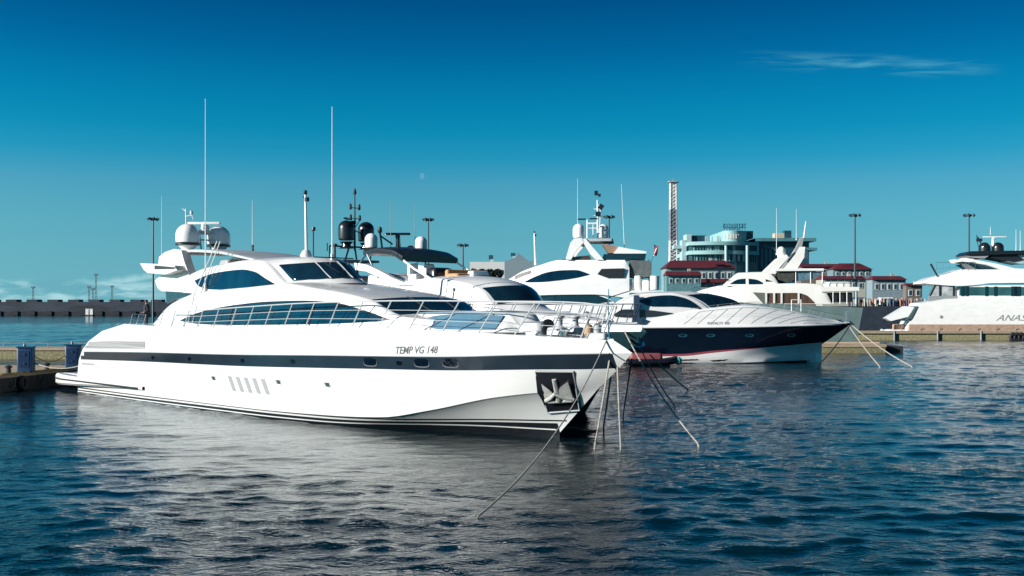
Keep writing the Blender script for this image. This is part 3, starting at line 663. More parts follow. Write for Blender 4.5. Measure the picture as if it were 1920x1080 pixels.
lettering('yacht_name', 'ROYALTY 100', lambda x, y: (u_ + x, -(D4.side(u_ + x, w_ + y) + .02), w_ + y), 2.0, LETTERG, y4, 0, .01, .24)
f4 = [-5.2 + i * 1.25 for i in range(13)]
for sg in (-1, 1): rail(y4, [(u, sg * max(.05, H4.rows[-1][0](u) - .15), H4.rows[-1][1](u) + .05) for u in f4], lambda f: Vector((.75, 0, max(.55, D4.hi(f.x) - f.z + .35))), .016, 1, m=mat('dull_steel', (.30, .31, .32), .4, metal=.3))
MB().tube([(-12.4, -1.9, 4.3), (-11.9, -1.9, 6.3)], .05).tube([(-11.95, -1.9, 6.1), (-9.9, -1.9, 6.75)], .05, 6).build('gangway_davit', DARK, y4)
mb = MB().box((-9.45, -2.35, 5.0), (.5, .4, 2.6)).box((-9.4, -2.5, 3.95), (.9, .5, .5)); mb.build('canvas_screen', mat('navy_canvas', (.02, .05, .10), .8), y4)
MB().rbox((-11.0, 0, 4.6), (1.8, 3.4, .9), .3).build('aft_seat', WHITE, y4)
MB().rbox((9.9, 0, 3.9), (.8, .5, .25), .1).tube([(10.7, .2, 3.7), (10.7, .2, 4.9)], .03).tube([(10.7, -.2, 3.7), (10.7, -.2, 4.9)], .03).tube([(10.7, -.2, 4.9), (10.7, .2, 4.9)], .03).tube([(11.0, 0, 3.9), (11.4, 0, 3.5)], .07).build('bow_fitting', STEEL, y4)
u_, w_ = F4.px(1493, 572, 0); MB().tube([(u_ - .45, 0, w_ - .6), (u_ - .45, 0, w_ + .5)], .04).tube([(u_ + .45, 0, w_ - .6), (u_ + .45, 0, w_ + .5)], .04).tube([(u_ - .45, 0, w_ + .5), (u_ + .45, 0, w_ + .5)], .04).each('bow_gate', WHITE, y4)

# ================================================================== THE TALL WHITE YACHT, BOW TO THE LEFT
F5 = Fr(8.4, 121, -6); v5 = -3.0
y5 = thing('motor_yacht', (F5.o[0], F5.o[1], 0), R(-6), 'tall white flybridge yacht with two white domes, a ladder-like mast and its bow pointing left', 'yacht')
ub = F5.px(915, 570, 0)[0]; us5 = F5.px(1262, 570, v5)[0]
H5 = Hull([[(us5, 2.4, -.9), (ub + 12, 2, -.9), (ub + 5, 0, -.6)], [(us5, 3.0, 0), (ub + 12, 2.7, 0), (ub + 4, 0, 0)], [(us5, 3.2, 2.4), (ub + 10, 2.9, 2.5), (ub + 1.6, 0, 2.9)], [(us5, 3.25, 4.3), (ub + 9, 3.0, 4.6), (ub + .3, 0, 5.1)], [(us5, 3.2, 4.9), (ub + 9, 2.95, 5.2), (ub, 0, 5.6)]], n=36)
H5.mesh().build('hull', HULLW, y5)
A5 = Body(C((ub, 5.3), (us5, 4.9)), F5.L(v5, (925, 566), (942, 552), (960, 543), (1000, 536), (1150, 535), (1172, 540), (1182, 566)), 2.85, 2.7, r=.15, crown=.08, n=40, sh=None)
# main saloon level, upper saloon level, flybridge level
S5 = Body(F5.L(v5, (940, 560), (1027, 553), (1110, 552), (1185, 560)), F5.L(v5, (941, 527), (952, 522), (975, 509), (1010, 497), (1050, 487), (1100, 487), (1172, 487), (1180, 500)), C((ub + 2, 1.6), (ub + 7, 2.9), (us5, 2.95)), C((ub + 2, .8), (ub + 7, 2.4), (us5, 2.75)), r=.15, crown=.12, n=60)
S5.mesh().build('upper_deck_house', WHITE, y5, ang=30)
A5 = Body(cst(4.85), F5.L(v5, (935, 566), (950, 556), (1027, 552), (1110, 549), (1140, 558), (1152, 566)), C((ub + 2, 1.4), (ub + 9, 2.75), (us5, 2.75)), C((ub + 2, 1.2), (ub + 9, 2.7), (us5, 2.7)), r=.08, crown=.05, n=40)
A5.mesh().build('main_deck_house', WHITE, y5)
wl = F5.L(v5, (1000, 568), (1080, 571), (1120, 569), (1147, 565)); wh = F5.L(v5, (1000, 559), (1030, 553.5), (1108, 551.5), (1130, 557), (1147, 564))
A5.window(wl, wh, off=.03).each('main_deck_window', GLASS, y5)
wl = F5.L(v5, (981, 529.5), (1010, 529), (1040, 526.5), (1080, 521), (1105, 515)); wh = F5.L(v5, (981, 528), (1003, 518), (1027, 510), (1055, 506.5), (1080, 506), (1095, 510), (1105, 514))
S5.window(wl, wh, off=.02).each('upper_deck_window', GLASS, y5)
wl = F5.L(v5, (962, 524), (975, 519), (994, 512)); wh = F5.L(v5, (962, 517), (975, 511), (994, 506)); S5.window(wl, wh, off=.02, n=8).each('wheelhouse_window', DARK, y5)
pl = F5.L(v5, (1120, 514), (1128, 504), (1170, 503), (1168, 520), (1136, 520)); MB().prism(pl, -2.98, -2.6).build('aft_opening_shade', DARK, y5)  # flat dark plate paints the shade inside the aft opening
MB().prism(F5.L(v5, (1180, 487), (1222, 489), (1222, 518), (1200, 521), (1178, 518)), -2.4, 2.4).build('canvas_enclosure', mat('grey_canvas', (.10, .12, .125), .8, var=.4, vscale=1.5), y5)
MB().prism(F5.L(v5, (1150, 544), (1245, 545), (1245, 549), (1150, 549)), -2.9, 2.9).build('upper_aft_deck', WHITE, y5)
mb = MB()
for x, q in ((1182, 1.3), (1196, 1.7), (1211, 1.2)): a = F5.px(x, 545, v5); mb.rbox((a[0], -2.2, a[1] + q / 2), (.75, .8, q), .2)
mb.each('deck_locker', CREAM, y5)
a = F5.px(1228, 530, v5); MB().lathe([(.1, -.8), (.5, -.75), (.52, .75), (.1, .8)], (a[0], -2.6, a[1]), 16).build('life_raft', WHITE, y5)
for leg in (((1060, 486), (1069, 455), (1076, 447), (1090, 446), (1096, 452), (1080, 470), (1070, 487)), ((1090, 449), (1098, 447), (1110, 462), (1132, 487), (1118, 487), (1103, 471))):
    for sg in (-1, 1): MB().prism(F5.L(v5, *leg), sg * 2.75, sg * 2.3).build('arch_leg', WHITE, y5)
a, b = F5.px(1074, 447, v5), F5.px(1150, 453, v5)
MB().rbox(((a[0] + b[0]) / 2, 0, a[1] - .15), (b[0] - a[0], 5.2, .3), .3).build('hard_top', GELG, y5)
MB().prism(F5.L(v5, (1128, 456), (1160, 462), (1182, 472), (1165, 474), (1140, 474)), -2.4, 2.4).build('sun_awning', mat('brown_canvas', (.28, .17, .12), .8), y5)
MB().prism(F5.L(v5, (1160, 462), (1180, 466), (1212, 471), (1212, 475), (1150, 475)), -2.6, 2.6).build('awning_top', WHITE, y5)
MB().prism(F5.L(v5, (1128, 486), (1132, 476), (1212, 474), (1210, 485)), -2.5, 2.5).build('flybridge_screen', GLASS, y5)
MB().prism(F5.L(v5, (1050, 487), (1075, 481), (1105, 478), (1108, 487)), -2.3, 2.3).build('flybridge_windshield', mat('brown_glass', (.05, .035, .03), .1), y5)
for x, v in ((1085, -1.6), (1131, 1.6)):
    a = F5.px(x, 447, v); dome('radar_dome', y5, (a[0], v, a[1] + .05), .66, 1.6, WHITE)
g = lambda x, y: (F5.px(x, y, 0)[0], 0, F5.px(x, y, 0)[1])
mb = MB().tube([g(1101, 447), g(1101, 412)], .09, 6).tube([g(1121, 447), g(1120, 375)], .13, 6, .08).tube([g(1100, 419), g(1121, 419)], .1, 6).tube([g(1101, 428), g(1121, 428)], .06, 6).tube([g(1112, 447), g(1112, 419)], .05).tube([g(1124, 440), g(1126, 395), g(1120, 380)], .06).tube([g(1113, 392), g(1128, 392)], .05).tube([g(1113, 404), g(1130, 406)], .05)
mb.build('signal_mast', WHITE, y5)
mb = MB().box(g(1091, 411), (.9, .2, .15)).box(g(1113, 410), (.9, .2, .15)).box(g(1118, 362), (.4, .3, .5)).box(g(1124, 366), (.3, .3, .3)).box(g(1127, 388), (.5, .3, .6), 0, .6).box(g(1121, 401), (.5, .4, .5)); mb.build('navigation_light', BLACK, y5)
whip(y5, g(1083, 440), g(1083, 335), .035); whip(y5, g(1172, 490), g(1165, 345), .04)
a = g(1004, 497); b = g(1002, 437); lightmast(y5, a, b, .13, WHITE)
MB().tube([g(1164, 560), g(1164, 507)], .1, 6).tube([g(1172, 545), g(1171, 490)], .06).tube([g(1217, 545), g(1216, 487)], .05).each('deck_post', DARK, y5)
fl = MB(); rows = []
for i in range(7):
    t = i / 6; rows.append([(F5.px(1226 + 8 * t * (1 - .3 * k / 4), 467, 0)[0] + .06 * math.sin(k), .1 * math.sin(4 * t + k * .8), F5.px(0, 466 + 18 * k / 4 + 3 * t, 0)[1]) for k in range(5)])
fl.slab(rows, lambda p: (p[0], p[1] + .03, p[2])); fo = fl.build('ensign', mat('dark_red_flag', (.16, .02, .035), .8), y5)
MB().tube([g(1221, 490), g(1231, 465)], .025).build('flag_staff', WHITE, fo)

# ================================================================== THE OLDER MOTOR YACHT WITH BROWN SALOON WINDOWS
F6 = Fr(35.3, 142, -6); v6 = -3.1
y6 = thing('motor_yacht', (F6.o[0], F6.o[1], 0), R(-6), 'cream motor yacht with arched brown saloon windows, grey-green hull and bow pointing left', 'yacht')
ub = F6.px(1286, 556, 0)[0]; us6 = F6.px(1618, 570, v6)[0]
H6 = Hull([[(us6 - 1.0, 2.4, -.9), (ub + 12, 2, -.9), (ub + 5, 0, -.6)], [(us6 - .9, 2.95, 0), (ub + 12, 2.7, 0), (ub + 4, 0, 0)], [(us6 - .5, 3.1, 2.4), (ub + 10, 2.9, 2.8), (ub + 1.6, 0, 3.6)], [(us6, 3.15, 5.2), (ub + 14, 3.0, 5.6), (ub + 7, 2.4, 6.1), (ub, 0, 6.9)]], n=36)
H6.mesh().build('hull', GREENH, y6)
S6 = Body(F6.L(v6, (1296, 556), (1440, 570), (1560, 570)), F6.L(v6, (1296, 553), (1312, 546), (1335, 539), (1365, 534), (1420, 533), (1500, 531), (1538, 533), (1552, 550), (1560, 567)), C((ub + 1, .8), (ub + 8, 2.75), (us6, 2.9)), C((ub + 1, .4), (ub + 8, 2.6), (us6, 2.7)), r=.12, crown=.06, n=50)
S6.mesh().build('saloon_deck_house', CREAM, y6, ang=30)
wl = F6.L(v6, (1438, 568.5), (1480, 569), (1528, 569)); wh = F6.L(v6, (1438, 549.5), (1495, 549), (1512, 553), (1528, 567))
bw = S6.window(wl, wh, off=.02, n=20).each('saloon_window', mat('brown_glass_pane', (.10, .055, .03), .15, var=.5, vscale=1.2, stretch=(2, 1, .3)), y6)
MB().prism(F6.L(v6, (1412, 548), (1438, 549), (1437, 569), (1431, 569)), -2.84, -2.7).build('aft_window_shade', mat('grey_green_shade', (.12, .13, .12), .6), y6)
mb = MB()
for x in (1437, 1452, 1466, 1498): a, b = F6.px(x, 569, v6), F6.px(x, 549, v6); mb.box((a[0], -2.86, (a[1] + b[1]) / 2), (.22, .12, b[1] - a[1]))
mb.each('mullion', CREAM, bw)
P6 = Body(F6.L(v6, (1362, 536), (1460, 534)), F6.L(v6, (1362, 533), (1375, 522), (1390, 511.5), (1440, 510), (1452, 517), (1462, 531)), 2.4, 2.2, r=.1, crown=.12, sh=C((-4, 0)), n=36)
P6.mesh().build('pilot_house', CREAM, y6, ang=30)
for wl, wh in ((((1369, 532.5), (1399, 532.5)), ((1369, 532), (1385, 523.5), (1399, 522))), (((1405, 533), (1432, 533)), ((1405, 522), (1420, 524), (1432, 530))), (((1437, 528), (1450, 527.5)), ((1437, 523), (1443, 525), (1450, 527)))):
    P6.window(F6.L(v6, *wl), F6.L(v6, *wh), off=.02, n=10).each('pilot_house_window', GLASS, y6)
for poly in (((1432, 513), (1463, 483), (1476, 476), (1481, 482), (1462, 503), (1456, 513)), ((1468, 508), (1494, 476), (1502, 462), (1512, 462), (1510, 482), (1494, 508))):
    for sg in (-1, 1): MB().prism(F6.L(v6, *poly), sg * 2.2, sg * 1.8).build('mast_fin', CREAM, y6)
MB().prism(F6.L(0, (1462, 506), (1488, 473), (1500, 446), (1506, 446), (1500, 476), (1478, 506)), -.5, .5).build('raked_mast', GREY, y6)
for x, y, v in ((1465, 483, -1.4), (1507, 484, 1.0)):
    a = F6.px(x, y, v); dome('radar_dome', y6, (a[0], v, a[1] - .05), .52, 1.5, CREAM)
g = lambda x, y, v=0: (F6.px(x, y, v)[0], v, F6.px(x, y, v)[1])
whip(y6, g(1507, 447), g(1511, 415), .12, CREAM, 'mast_pole'); whip(y6, g(1456, 478, -1), g(1456, 390, -1), .04); whip(y6, g(1493, 450), g(1493, 392), .035)
MB().prism(F6.L(v6, (1455, 503), (1546, 503), (1546, 507), (1455, 508)), -2.6, 2.6).build('hard_top', WHITE, y6)
MB().prism(F6.L(v6, (1458, 509), (1491, 509), (1491, 524), (1478, 529), (1462, 524)), -2.2, 2.2).build('cockpit_enclosure', mat('dark_olive_canvas', (.05, .055, .045), .7, var=.4), y6)
MB().prism(F6.L(v6, (1494, 509), (1543, 509), (1530, 522), (1494, 527)), -2.2, 2.2).build('side_curtain', mat('blue_grey_vinyl', (.10, .19, .24), .3, var=.3), y6)
mb = MB()
for x in (1492, 1520, 1542): mb.tube([g(x, 531, -2.3), g(x, 507, -2.3)], .06)
mb.each('awning_post', WHITE, y6)
MB().prism(F6.L(v6, (1538, 537), (1610, 538), (1612, 545), (1540, 547)), -2.9, 2.9).build('upper_aft_deck', CREAM, y6)
MB().prism(F6.L(v6, (1547, 549), (1600, 548), (1600, 566), (1556, 567)), -2.4, 2.4).build('underdeck_shade', DARK, y6)  # solid dark block stands in for the shade beneath the upper deck
mb = MB()
for x in (1562, 1575, 1588, 1605): mb.tube([g(x, 570, -2.8), g(x, 546, -2.8)], .06)
mb.each('deck_post', CREAM, y6)
rail(y6, [g(1545 + 13 * i, 538, -2.8) for i in range(6)], (0, 0, .9), .035, 1)
mb = MB(); mb.rbox(g(1570, 534, -1.5), (3.6, 1.7, .8), .5); mb.build('tender_cover', CREAM, y6)
rail(y6, [g(1300 + 14 * i, 551 - 3.1 * i if i < 5 else 536, -2.2) for i in range(8)], (-.3, 0, .7), .03, 1)

# ================================================================== THE BIG WHITE YACHT AT THE RIGHT EDGE
F7 = Fr(90, 188, -7); v7 = -4.0
y7 = thing('motor_yacht', (F7.o[0], F7.o[1], 0), R(-7), 'large white yacht cut by the right edge, black hardtop, sketchy lettering, stern to the left', 'yacht')
G = lambda *p: F7.L(v7, *p)
u0, u1 = F7.px(1703, 620, v7)[0], F7.px(2330, 620, v7)[0]
zt7 = G((1727, 566))[0]
H7 = Hull([[(u0, 3, -1), (u1 - 18, 2, -1), (u1 - 6, 0, -1)], [(u0, 3.6, 0), (u1 - 18, 3.4, 0), (u1 - 5, 0, 0)], [(u0 - .1, 3.8, 1.6), (u1 - 16, 3.8, 1.8), (u1 - 3, 0, 3)], [(u0 + 1.4, 3.9, 4.4), (u1 - 16, 3.9, 4.6), (u1 - 1, 0, 5.8)], [(zt7[0], 3.9, 6.1), (G((1790, 557))[0][0], 3.9, 6.9), (u1 - 16, 3.8, 7.1), (u1, 0, 7.8)]], n=40)
H7.mesh().build('hull', WHITE, y7)
MB().rbox((u0 - 1.5, 0, 1.2), (3.6, 6.4, .5), .3).build('swim_platform', WHITE, y7)
MB().prism(G((1662, 597), (1700, 574), (1716, 576), (1704, 594), (1672, 602)), -3.4, -.8).build('garage_door', WHITE, y7)
MB().prism(G((1700, 599), (1716, 577), (1722, 574), (1710, 598)), -3.92, 3.7).build('transom_recess', mat('teal_shade_glass', (.06, .10, .11), .3), y7)
mb = MB()
for k in range(7): a = F7.px(1678 + 4 * k, 606, v7); mb.lathe([(.15, 0), (.25, .2), (.2, .9), (.1, 1.0)], (a[0], -3 + k * .3, 1.4), 8)
mb.each('deck_fender', PINK, y7)
A7 = Body(cst(6.6), G((1797, 545), (1800, 537), (1860, 535), (2100, 535)), 3.6, 3.6, r=.05, crown=.02, n=14); A7.mesh().build('main_deck_house', WHITE, y7)
w7 = A7.window(G((1800, 554), (2090, 555)), G((1800, 538), (2090, 538)), off=.02, n=20).each('saloon_window', mat('teal_glass', (.03, .11, .12), .08, var=.5, vscale=.25), y7)
mb = MB()
for x in (1806, 1814, 1851, 1868, 1903, 1909, 1960, 2010):
    a, b = G((x, 555), (x, 537)); mb.box((a[0], -3.64, (a[1] + b[1]) / 2), (.5 if x not in (1903, 1909) else 1.0, .1, b[1] - a[1]))
mb.each('mullion', GLASS, w7)
mb = MB(); a, b = G((1742, 560), (1795, 560)); c = G((1742, 556))[0]
mb.box(((a[0] + b[0]) / 2, -3.6, c[1] - .35), (b[0] - a[0], .2, .9)).build('aft_bulwark', GREY, y7)
pl = G((1745, 555), (1752, 534), (1790, 534), (1790, 553)); ad = MB().prism(pl, -3.5, -3.35).build('aft_glass_screen', mat('pale_glass', (.45, .47, .48), .2, var=.5, vscale=1), y7)
mb = MB()
for x in (1764, 1790): a, b = G((x, 556), (x, 533)); mb.box((a[0], -3.52, (a[1] + b[1]) / 2), (.35, .12, b[1] - a[1]))
a, b = G((1744, 554), (1754, 534)); mb.tube([(a[0], -3.52, a[1]), (b[0], -3.52, b[1])], .16, 6); mb.each('screen_post', DARK, ad)
U7 = Body(G((1733, 531), (1745, 532.5), (1800, 536), (1830, 534), (1860, 531), (2130, 529)), G((1733, 528), (1747, 521), (1775, 514), (1798, 507), (1803, 505), (1870, 505), (2100, 505), (2130, 520)), 3.9, C((-20, 3.6), (30, 3.6)), r=.2, crown=.08, n=50)
U7.mesh().build('upper_deck_house', WHITE, y7, ang=30)
mb = MB().prism(G((1802, 484), (1812, 483), (1842, 489), (1870, 494), (1905, 503), (1990, 506), (1990, 512), (1890, 509), (1850, 496), (1815, 491), (1805, 490)), -3.5, -2.9).prism(G((1802, 484), (1812, 483), (1842, 489), (1870, 494), (1905, 503), (1990, 506), (1990, 512), (1890, 509), (1850, 496), (1815, 491), (1805, 490)), 2.9, 3.5)
mb.box((G((1808, 487))[0][0] + 1, 0, G((1808, 487))[0][1]), (1.6, 6.2, .4)).build('radar_arch', WHITE, y7)
MB().prism(G((1814, 494), (1830, 495), (1851, 507), (1840, 508)), -3.4, 3.4).build('arch_window', GLASS, y7)
MB().prism(G((1813, 477), (1822, 470.5), (1985, 468), (1990, 474), (1820, 478)), -3.2, 3.2).build('hard_top', BLACK, y7)
MB().prism(G((1868, 477), (1912, 477), (1925, 486), (1905, 490), (1860, 482)), -2.6, 2.6).build('hard_top_support', DARK, y7)
MB().prism(G((1812, 479), (1860, 478), (1850, 484), (1830, 483)), -2.9, 2.9).build('awning_panel', GREY, y7)
MB().prism(G((1893, 489), (1912, 477), (1990, 475), (1990, 490), (1920, 494)), -2.4, 2.4).build('flybridge_windshield', mat('clear_screen', (.35, .45, .47), .15), y7)
for x, v in ((1846, -1.2), (1871, -1.2)):
    a = F7.px(x, 472, v); dd = dome('radar_dome', y7, (a[0], v, a[1] - .3), 1.0, 1.95, BLACK, mat('dusky_red_band', (.30, .10, .10), .5))
a = F7.px(1865, 444, -1.2); b = F7.px(1862, 470, -1.2); scanner(y7, (a[0], -1.2, a[1]), 4.0, WHITE, 0, .2)
MB().tube([(b[0], -1.2, b[1]), (b[0], -1.2, a[1] - .15)], .3, 8, .2).build('radar_mast', WHITE, y7)
g = lambda x, y, v=-1.2: (F7.px(x, y, v)[0], v, F7.px(x, y, v)[1])
mb = MB().tube([g(1834, 462), g(1831, 440)], .06).tube([g(1842, 462), g(1833, 444)], .12).box(g(1836, 450), (.9, .5, .5)); mb.build('signal_mast', DARK, y7)
whip(y7, g(1857, 440), g(1857, 425), .05); whip(y7, g(1905, 470), g(1905, 430), .05); whip(y7, g(1913, 470), g(1913, 432), .05)
MB().tube([g(1758, 518, -3.6), g(1745, 495, -3.6)], .14, 8, .18).build('flag_staff', DARK, y7)
rail(y7, [g(1756 + 12 * i, 515 - 1.2 * i, -3.6) for i in range(7)], lambda f: Vector((0, 0, F7.px(0, 501, -3.6)[1] - f.z)), .03, 1)
u_, w_ = G((1868, 601.5))[0]
lettering('hull_lettering', 'ANASTASIA', lambda x, y: (u_ + x, -(H7.side(u_ + x, w_ + y) + .03), w_ + y), 9.6, LETTERG, y7, .45, .0, 1.05)
a = G((1765, 594))[0]; MB().lathe([(.25, -.05), (.3, 0), (.25, .05)], (a[0], -(H7.side(*a) + .02), a[1]), 12, Matrix.Rotation(R(90), 3, 'X')).each('hull_outlet', GREY, y7)

# ================================================================== DOCKS, CABINETS, ROPES, TENDER, PERSON
def slabpoly(mb, poly, z0, z1):
    n = len(poly); mb.add([(x, y, z0) for x, y in poly] + [(x, y, z1) for x, y in poly], [tuple(reversed(range(n))), tuple(range(n, 2 * n))] + [(i, (i + 1) % n, (i + 1) % n + n, i + n) for i in range(n)]); return mb
d1 = thing('floating_dock', (-34, 68, 0), 0, 'low floating dock with shade-dark sides and planked top at the left, behind the foreground yacht', 'dock')
P = [(-30.6 + 34, 63.7 - 68), (-28.9 + 34, 75 - 68), (-46 + 34, 76 - 68), (-46 + 34, 57 - 68)]
slabpoly(MB(), P, -.6, .86).build('float', DKFLOAT, d1)  # side turned from the sun is coloured dark as shade
slabpoly(MB(), [(x * 1.005, y * 1.005) for x, y in P], .864, 1.05).build('deck', WOOD, d1)
mb = MB()
for k in range(4):
    t = .1 + .27 * k; x = P[0][0] + (P[1][0] - P[0][0]) * t; y = P[0][1] + (P[1][1] - P[0][1]) * t
    mb.tube([(x + .06, y - .35, .8), (x + .12, y - .2, .3), (x + .12, y + .2, .3), (x + .06, y + .35, .8)], .04, 6)
mb.each('hanging_rope', mat('green_rope', (.07, .14, .10), .9), d1)
mb = MB().tube([(P[0][0], P[0][1], 1.09), (P[1][0], P[1][1], 1.09)], .07, 6).build('edge_pipe', mat('yellow_pipe', (.40, .30, .10), .6, var=.5, vscale=2), d1)
def cabinet(x, y, d, label):
    p = at(x, y, d); o = thing('power_cabinet', p, R(8), label, 'power cabinet', 'service cabinets on the left dock')
    MB().rbox((0, 0, .8), (.92, .7, 1.5), .06).build('body', BLUEBOX, o)
    MB().box((0, 0, 1.58), (1.0, .78, .07)).box((0, 0, .03), (.98, .76, .06)).build('lid', mat('blue_lid', (.015, .055, .12), .4), o)
    MB().box((-.02, -.36, .85), (.6, .02, 1.0)).build('door', mat('blue_door', (.009, .032, .09), .4), o)
    MB().lathe([(.06, 0), (.09, .05), (.07, .16), (.02, .22)], (-.1, 0, 1.61), 10).build('lamp_cap', GREY, o)
    for z in (1.15, .55): MB().lathe([(.07, 0), (.08, .03), (.04, .036)], (.0, -.37, z), 10, Matrix.Rotation(R(90), 3, 'X')).build('socket', BLUEBOX, o)
    return o
cabinet(49, 698, 2000 * 3.95 / 118, 'blue power cabinet standing clear on the left dock')
cabinet(138, 691, 2000 * 3.95 / 111, 'blue power cabinet partly hidden by the white stern')
d2 = thing('pontoon', (-60, 110, 0), 0, 'sunlit tan pontoon across the water at the left, beyond the blue cabinets', 'pontoon')
MB().rbox((10, 0, .1), (60, 4, 1.5), .1).build('float', WEED, d2); MB().box((10, 0, .97), (60.2, 4.2, .24)).build('deck', WOOD, d2)
mb = MB()
for k in range(12): mb.tube([(-14 + k * 4.5, -1.9, 1.05), (-14 + k * 4.5, -1.9, 1.6)], .035)
mb.tube([(-16, -1.9, 1.58), (38, -1.9, 1.58)], .03, 6).build('hand_rail', WOOD, d2)
d3 = thing('pontoon', (100, 175, 0), 0, 'long tan pontoon in front of the big white yacht at the right', 'pontoon')
x0 = (1578 - 960) / 2000 * 174 - 100
MB().rbox(((x0 + 70) / 2, 0, .3), (70 - x0, 5.0, 1.6), .2).build('float', WEED, d3)
MB().box(((x0 + 70) / 2, -.1, 1.28), (70 - x0 + .3, 5.3, .36)).build('deck', WOOD, d3)
MB().box(((x0 + 12 + 70) / 2, 1.8, 2.0), (70 - x0 - 12, .5, 1.0)).build('terracotta_edge', PINK, d3)
mb = MB()
for k in range(9): mb.tube([(x0 + 1 + 7 * k, -2.72, 1.5), (x0 + 1 + 7 * k, -2.72, -.2)], .14, 8)
mb.each('mooring_post', GREY, d3)
mb = MB()
for k in range(9): mb.tube([(x0 + 3.5 + 3.1 * k, -1.5, 1.45), (x0 + 3.5 + 3.1 * k, -1.5, 1.75), (x0 + 3.9 + 3.1 * k, -1.5, 1.8)], .09, 6)
mb.each('cleat', DARK, d3)
for k in range(4):
    p = at(1899 + 8 * k, 632, 171.6); o = MB()
    for q in range(1):
        prof = [(.38 + .26 * math.cos(a), .26 * math.sin(a)) for a in [2 * math.pi * i / 10 for i in range(11)]]
        o.lathe(prof, (0, 0, 0), 20, Matrix.Rotation(R(90), 3, 'X'))
    t = o.build('tyre_fender', mat('black_rubber', (.012, .013, .016), .7)); t.location = p; t.scale = (1, 1, 1.25)
    tag(t, ['black tyre fender, leftmost in the row on the right pontoon', 'black tyre fender, second in the row on the right pontoon', 'black tyre fender, cut by the right edge of the picture', 'black tyre fender just beyond the right edge'][k], 'fender', 'tyre fenders on the pontoon')
d4 = thing('finger_pontoon', (80, 124, 0), 0, 'short tan finger pontoon under the bow of the navy yacht', 'pontoon')
xa, xb = (1528 - 960) / 2000 * 122 - 80, (1660 - 960) / 2000 * 122 - 80
MB().box(((xa + xb) / 2, 0, .2), (xb - xa, 4, .9)).build('float', WEED, d4); MB().box(((xa + xb) / 2, 0, .85), (xb - xa + .2, 4.2, .34)).build('deck', WOOD, d4)
MB().box(((xa + xb) / 2, 0, 1.12), (xb - xa - .4, 1.4, .16)).build('walkway_board', mat('pale_board', (.5, .38, .28), .8), d4)
MB().box((xb + 1.2, .4, .3), (2.2, 3.4, .9)).build('shaded_end', DKFLOAT, d4)  # dark block added to show the pontoon's right end in shade

def rope(label, a, b, sag, r=.03, m=ROPE, n=22, name='mooring_rope', cat='rope', grp='mooring ropes running into the water'):
    a, b = Vector(a), Vector(b); pts = [a.lerp(b, i / n) - Vector((0, 0, sag * 4 * (i / n) * (1 - i / n))) for i in range(n + 1)]
    pts[-1].z -= .25; e = MB().tube([p - a for p in pts], r, 6).build(name, m); e.location = a
    return tag(e, label, cat, grp)
bow = M.world(38.75, -.12, 3.86); tip = M.world(39.0, -.1, 3.75)
rope('longest grey mooring rope, sagging from the foreground bow to the water in front', bow, wat(880, 980), .75, .026)
rope('grey rope hanging steeply from the foreground bow, left one', tip, wat(1114, 842), .1, .034)
rope('short rope hanging straight down from the foreground bow', M.world(39.1, -.05, 3.7), wat(1131, 806), .04, .036)
rope('grey rope hanging from the foreground bow, right one', M.world(39.05, .1, 3.75), wat(1164, 842), .12, .034)
rope('dark chain hanging vertically beside the foreground bow', M.world(39.6, .3, 3.2), wat(1168, 782), 0, .03, ROPED)
b2 = Y2.world(29.0, -.35, 4.0)
rope('longest rope slanting right from the second yacht bow into the water', b2, wat(1316, 840), .35, .034)
rope('shorter rope slanting right from the second yacht bow', Y2.world(29.3, -.1, 3.95), wat(1268, 765), .25, .032)
rope('thin rope right of the second yacht anchor', Y2.world(29.5, .3, 3.6) + Vector((1.2, 6, -1)), wat(1292, 732), .1, .04)
rope('pale rope from the navy bow, inner of two', F4.world(10.9, 0, 3.5), wat(1652, 690), .15, .055)
rope('pale rope from the navy bow, outer of two', F4.world(11.2, .1, 3.55), wat(1714, 689), .3, .055)
rope('dark anchor chain hanging left from the navy bow', F4.world(11.0, -.1, 3.5), wat(1528, 690), .3, .055, ROPED)

sp = M.world(.2, -3.3, 1.7)
rope('sagging stern rope from the foreground yacht to the clear blue cabinet', sp, at(60, 678, 67.2), .35, .03, ROPE, 18, grp='stern ropes at the left dock')
rope('yellowish hose sagging between the two blue cabinets', at(65, 668, 67.4), at(124, 664, 70.5), .4, .035, mat('yellow_hose', (.42, .32, .10), .6), 18, name='water_hose', cat='hose', grp='stern ropes at the left dock')
for x, y, lb in ((16, 700, 'iron bollard at the left picture edge on the dock'), (88, 694, 'iron bollard between the two blue cabinets on the dock')):
    p = at(x, y, 2000 * 3.95 / (y - 580)); o = MB().lathe([(.2, 0), (.16, .05), (.13, .3), (.22, .36), (.22, .44), (.08, .5)], (0, 0, 0), 12).build('mooring_bollard', DKFLOAT); o.location = p; tag(o, lb, 'bollard', 'bollards on the left dock')
for k, lb in enumerate(('tyre hanging on the dark dock face, nearest the picture edge', 'tyre hanging on the dark dock face, nearest the yacht stern')):
    prof = [(.34 + .14 * math.cos(a), .14 * math.sin(a)) for a in [2 * math.pi * i / 10 for i in range(11)]]
    o = MB().lathe(prof, (0, 0, 0), 20, Matrix.Rotation(R(90), 3, 'Y')).build('tyre_fender', mat('black_rubber', (.012, .013, .016), .7)); t_ = .18 + .5 * k
    o.location = (-30.6 + 1.7 * t_ + .16, 63.7 + 11.3 * t_, .45); tag(o, lb, 'fender', 'tyres on the left dock face')
td = thing('tender_boat', (wat(1222, 686).x, wat(1222, 686).y, 0), 0, 'small dark tender with a red cover between the bows', 'tender')
mb = MB()
for sg in (-1, 1): mb.tube([(-2.2, sg * .7, .35), (1.2, sg * .7, .36), (1.9, sg * .35, .5), (2.15, 0, .6)], .3, 10)
mb.build('tube', BLACK, td)
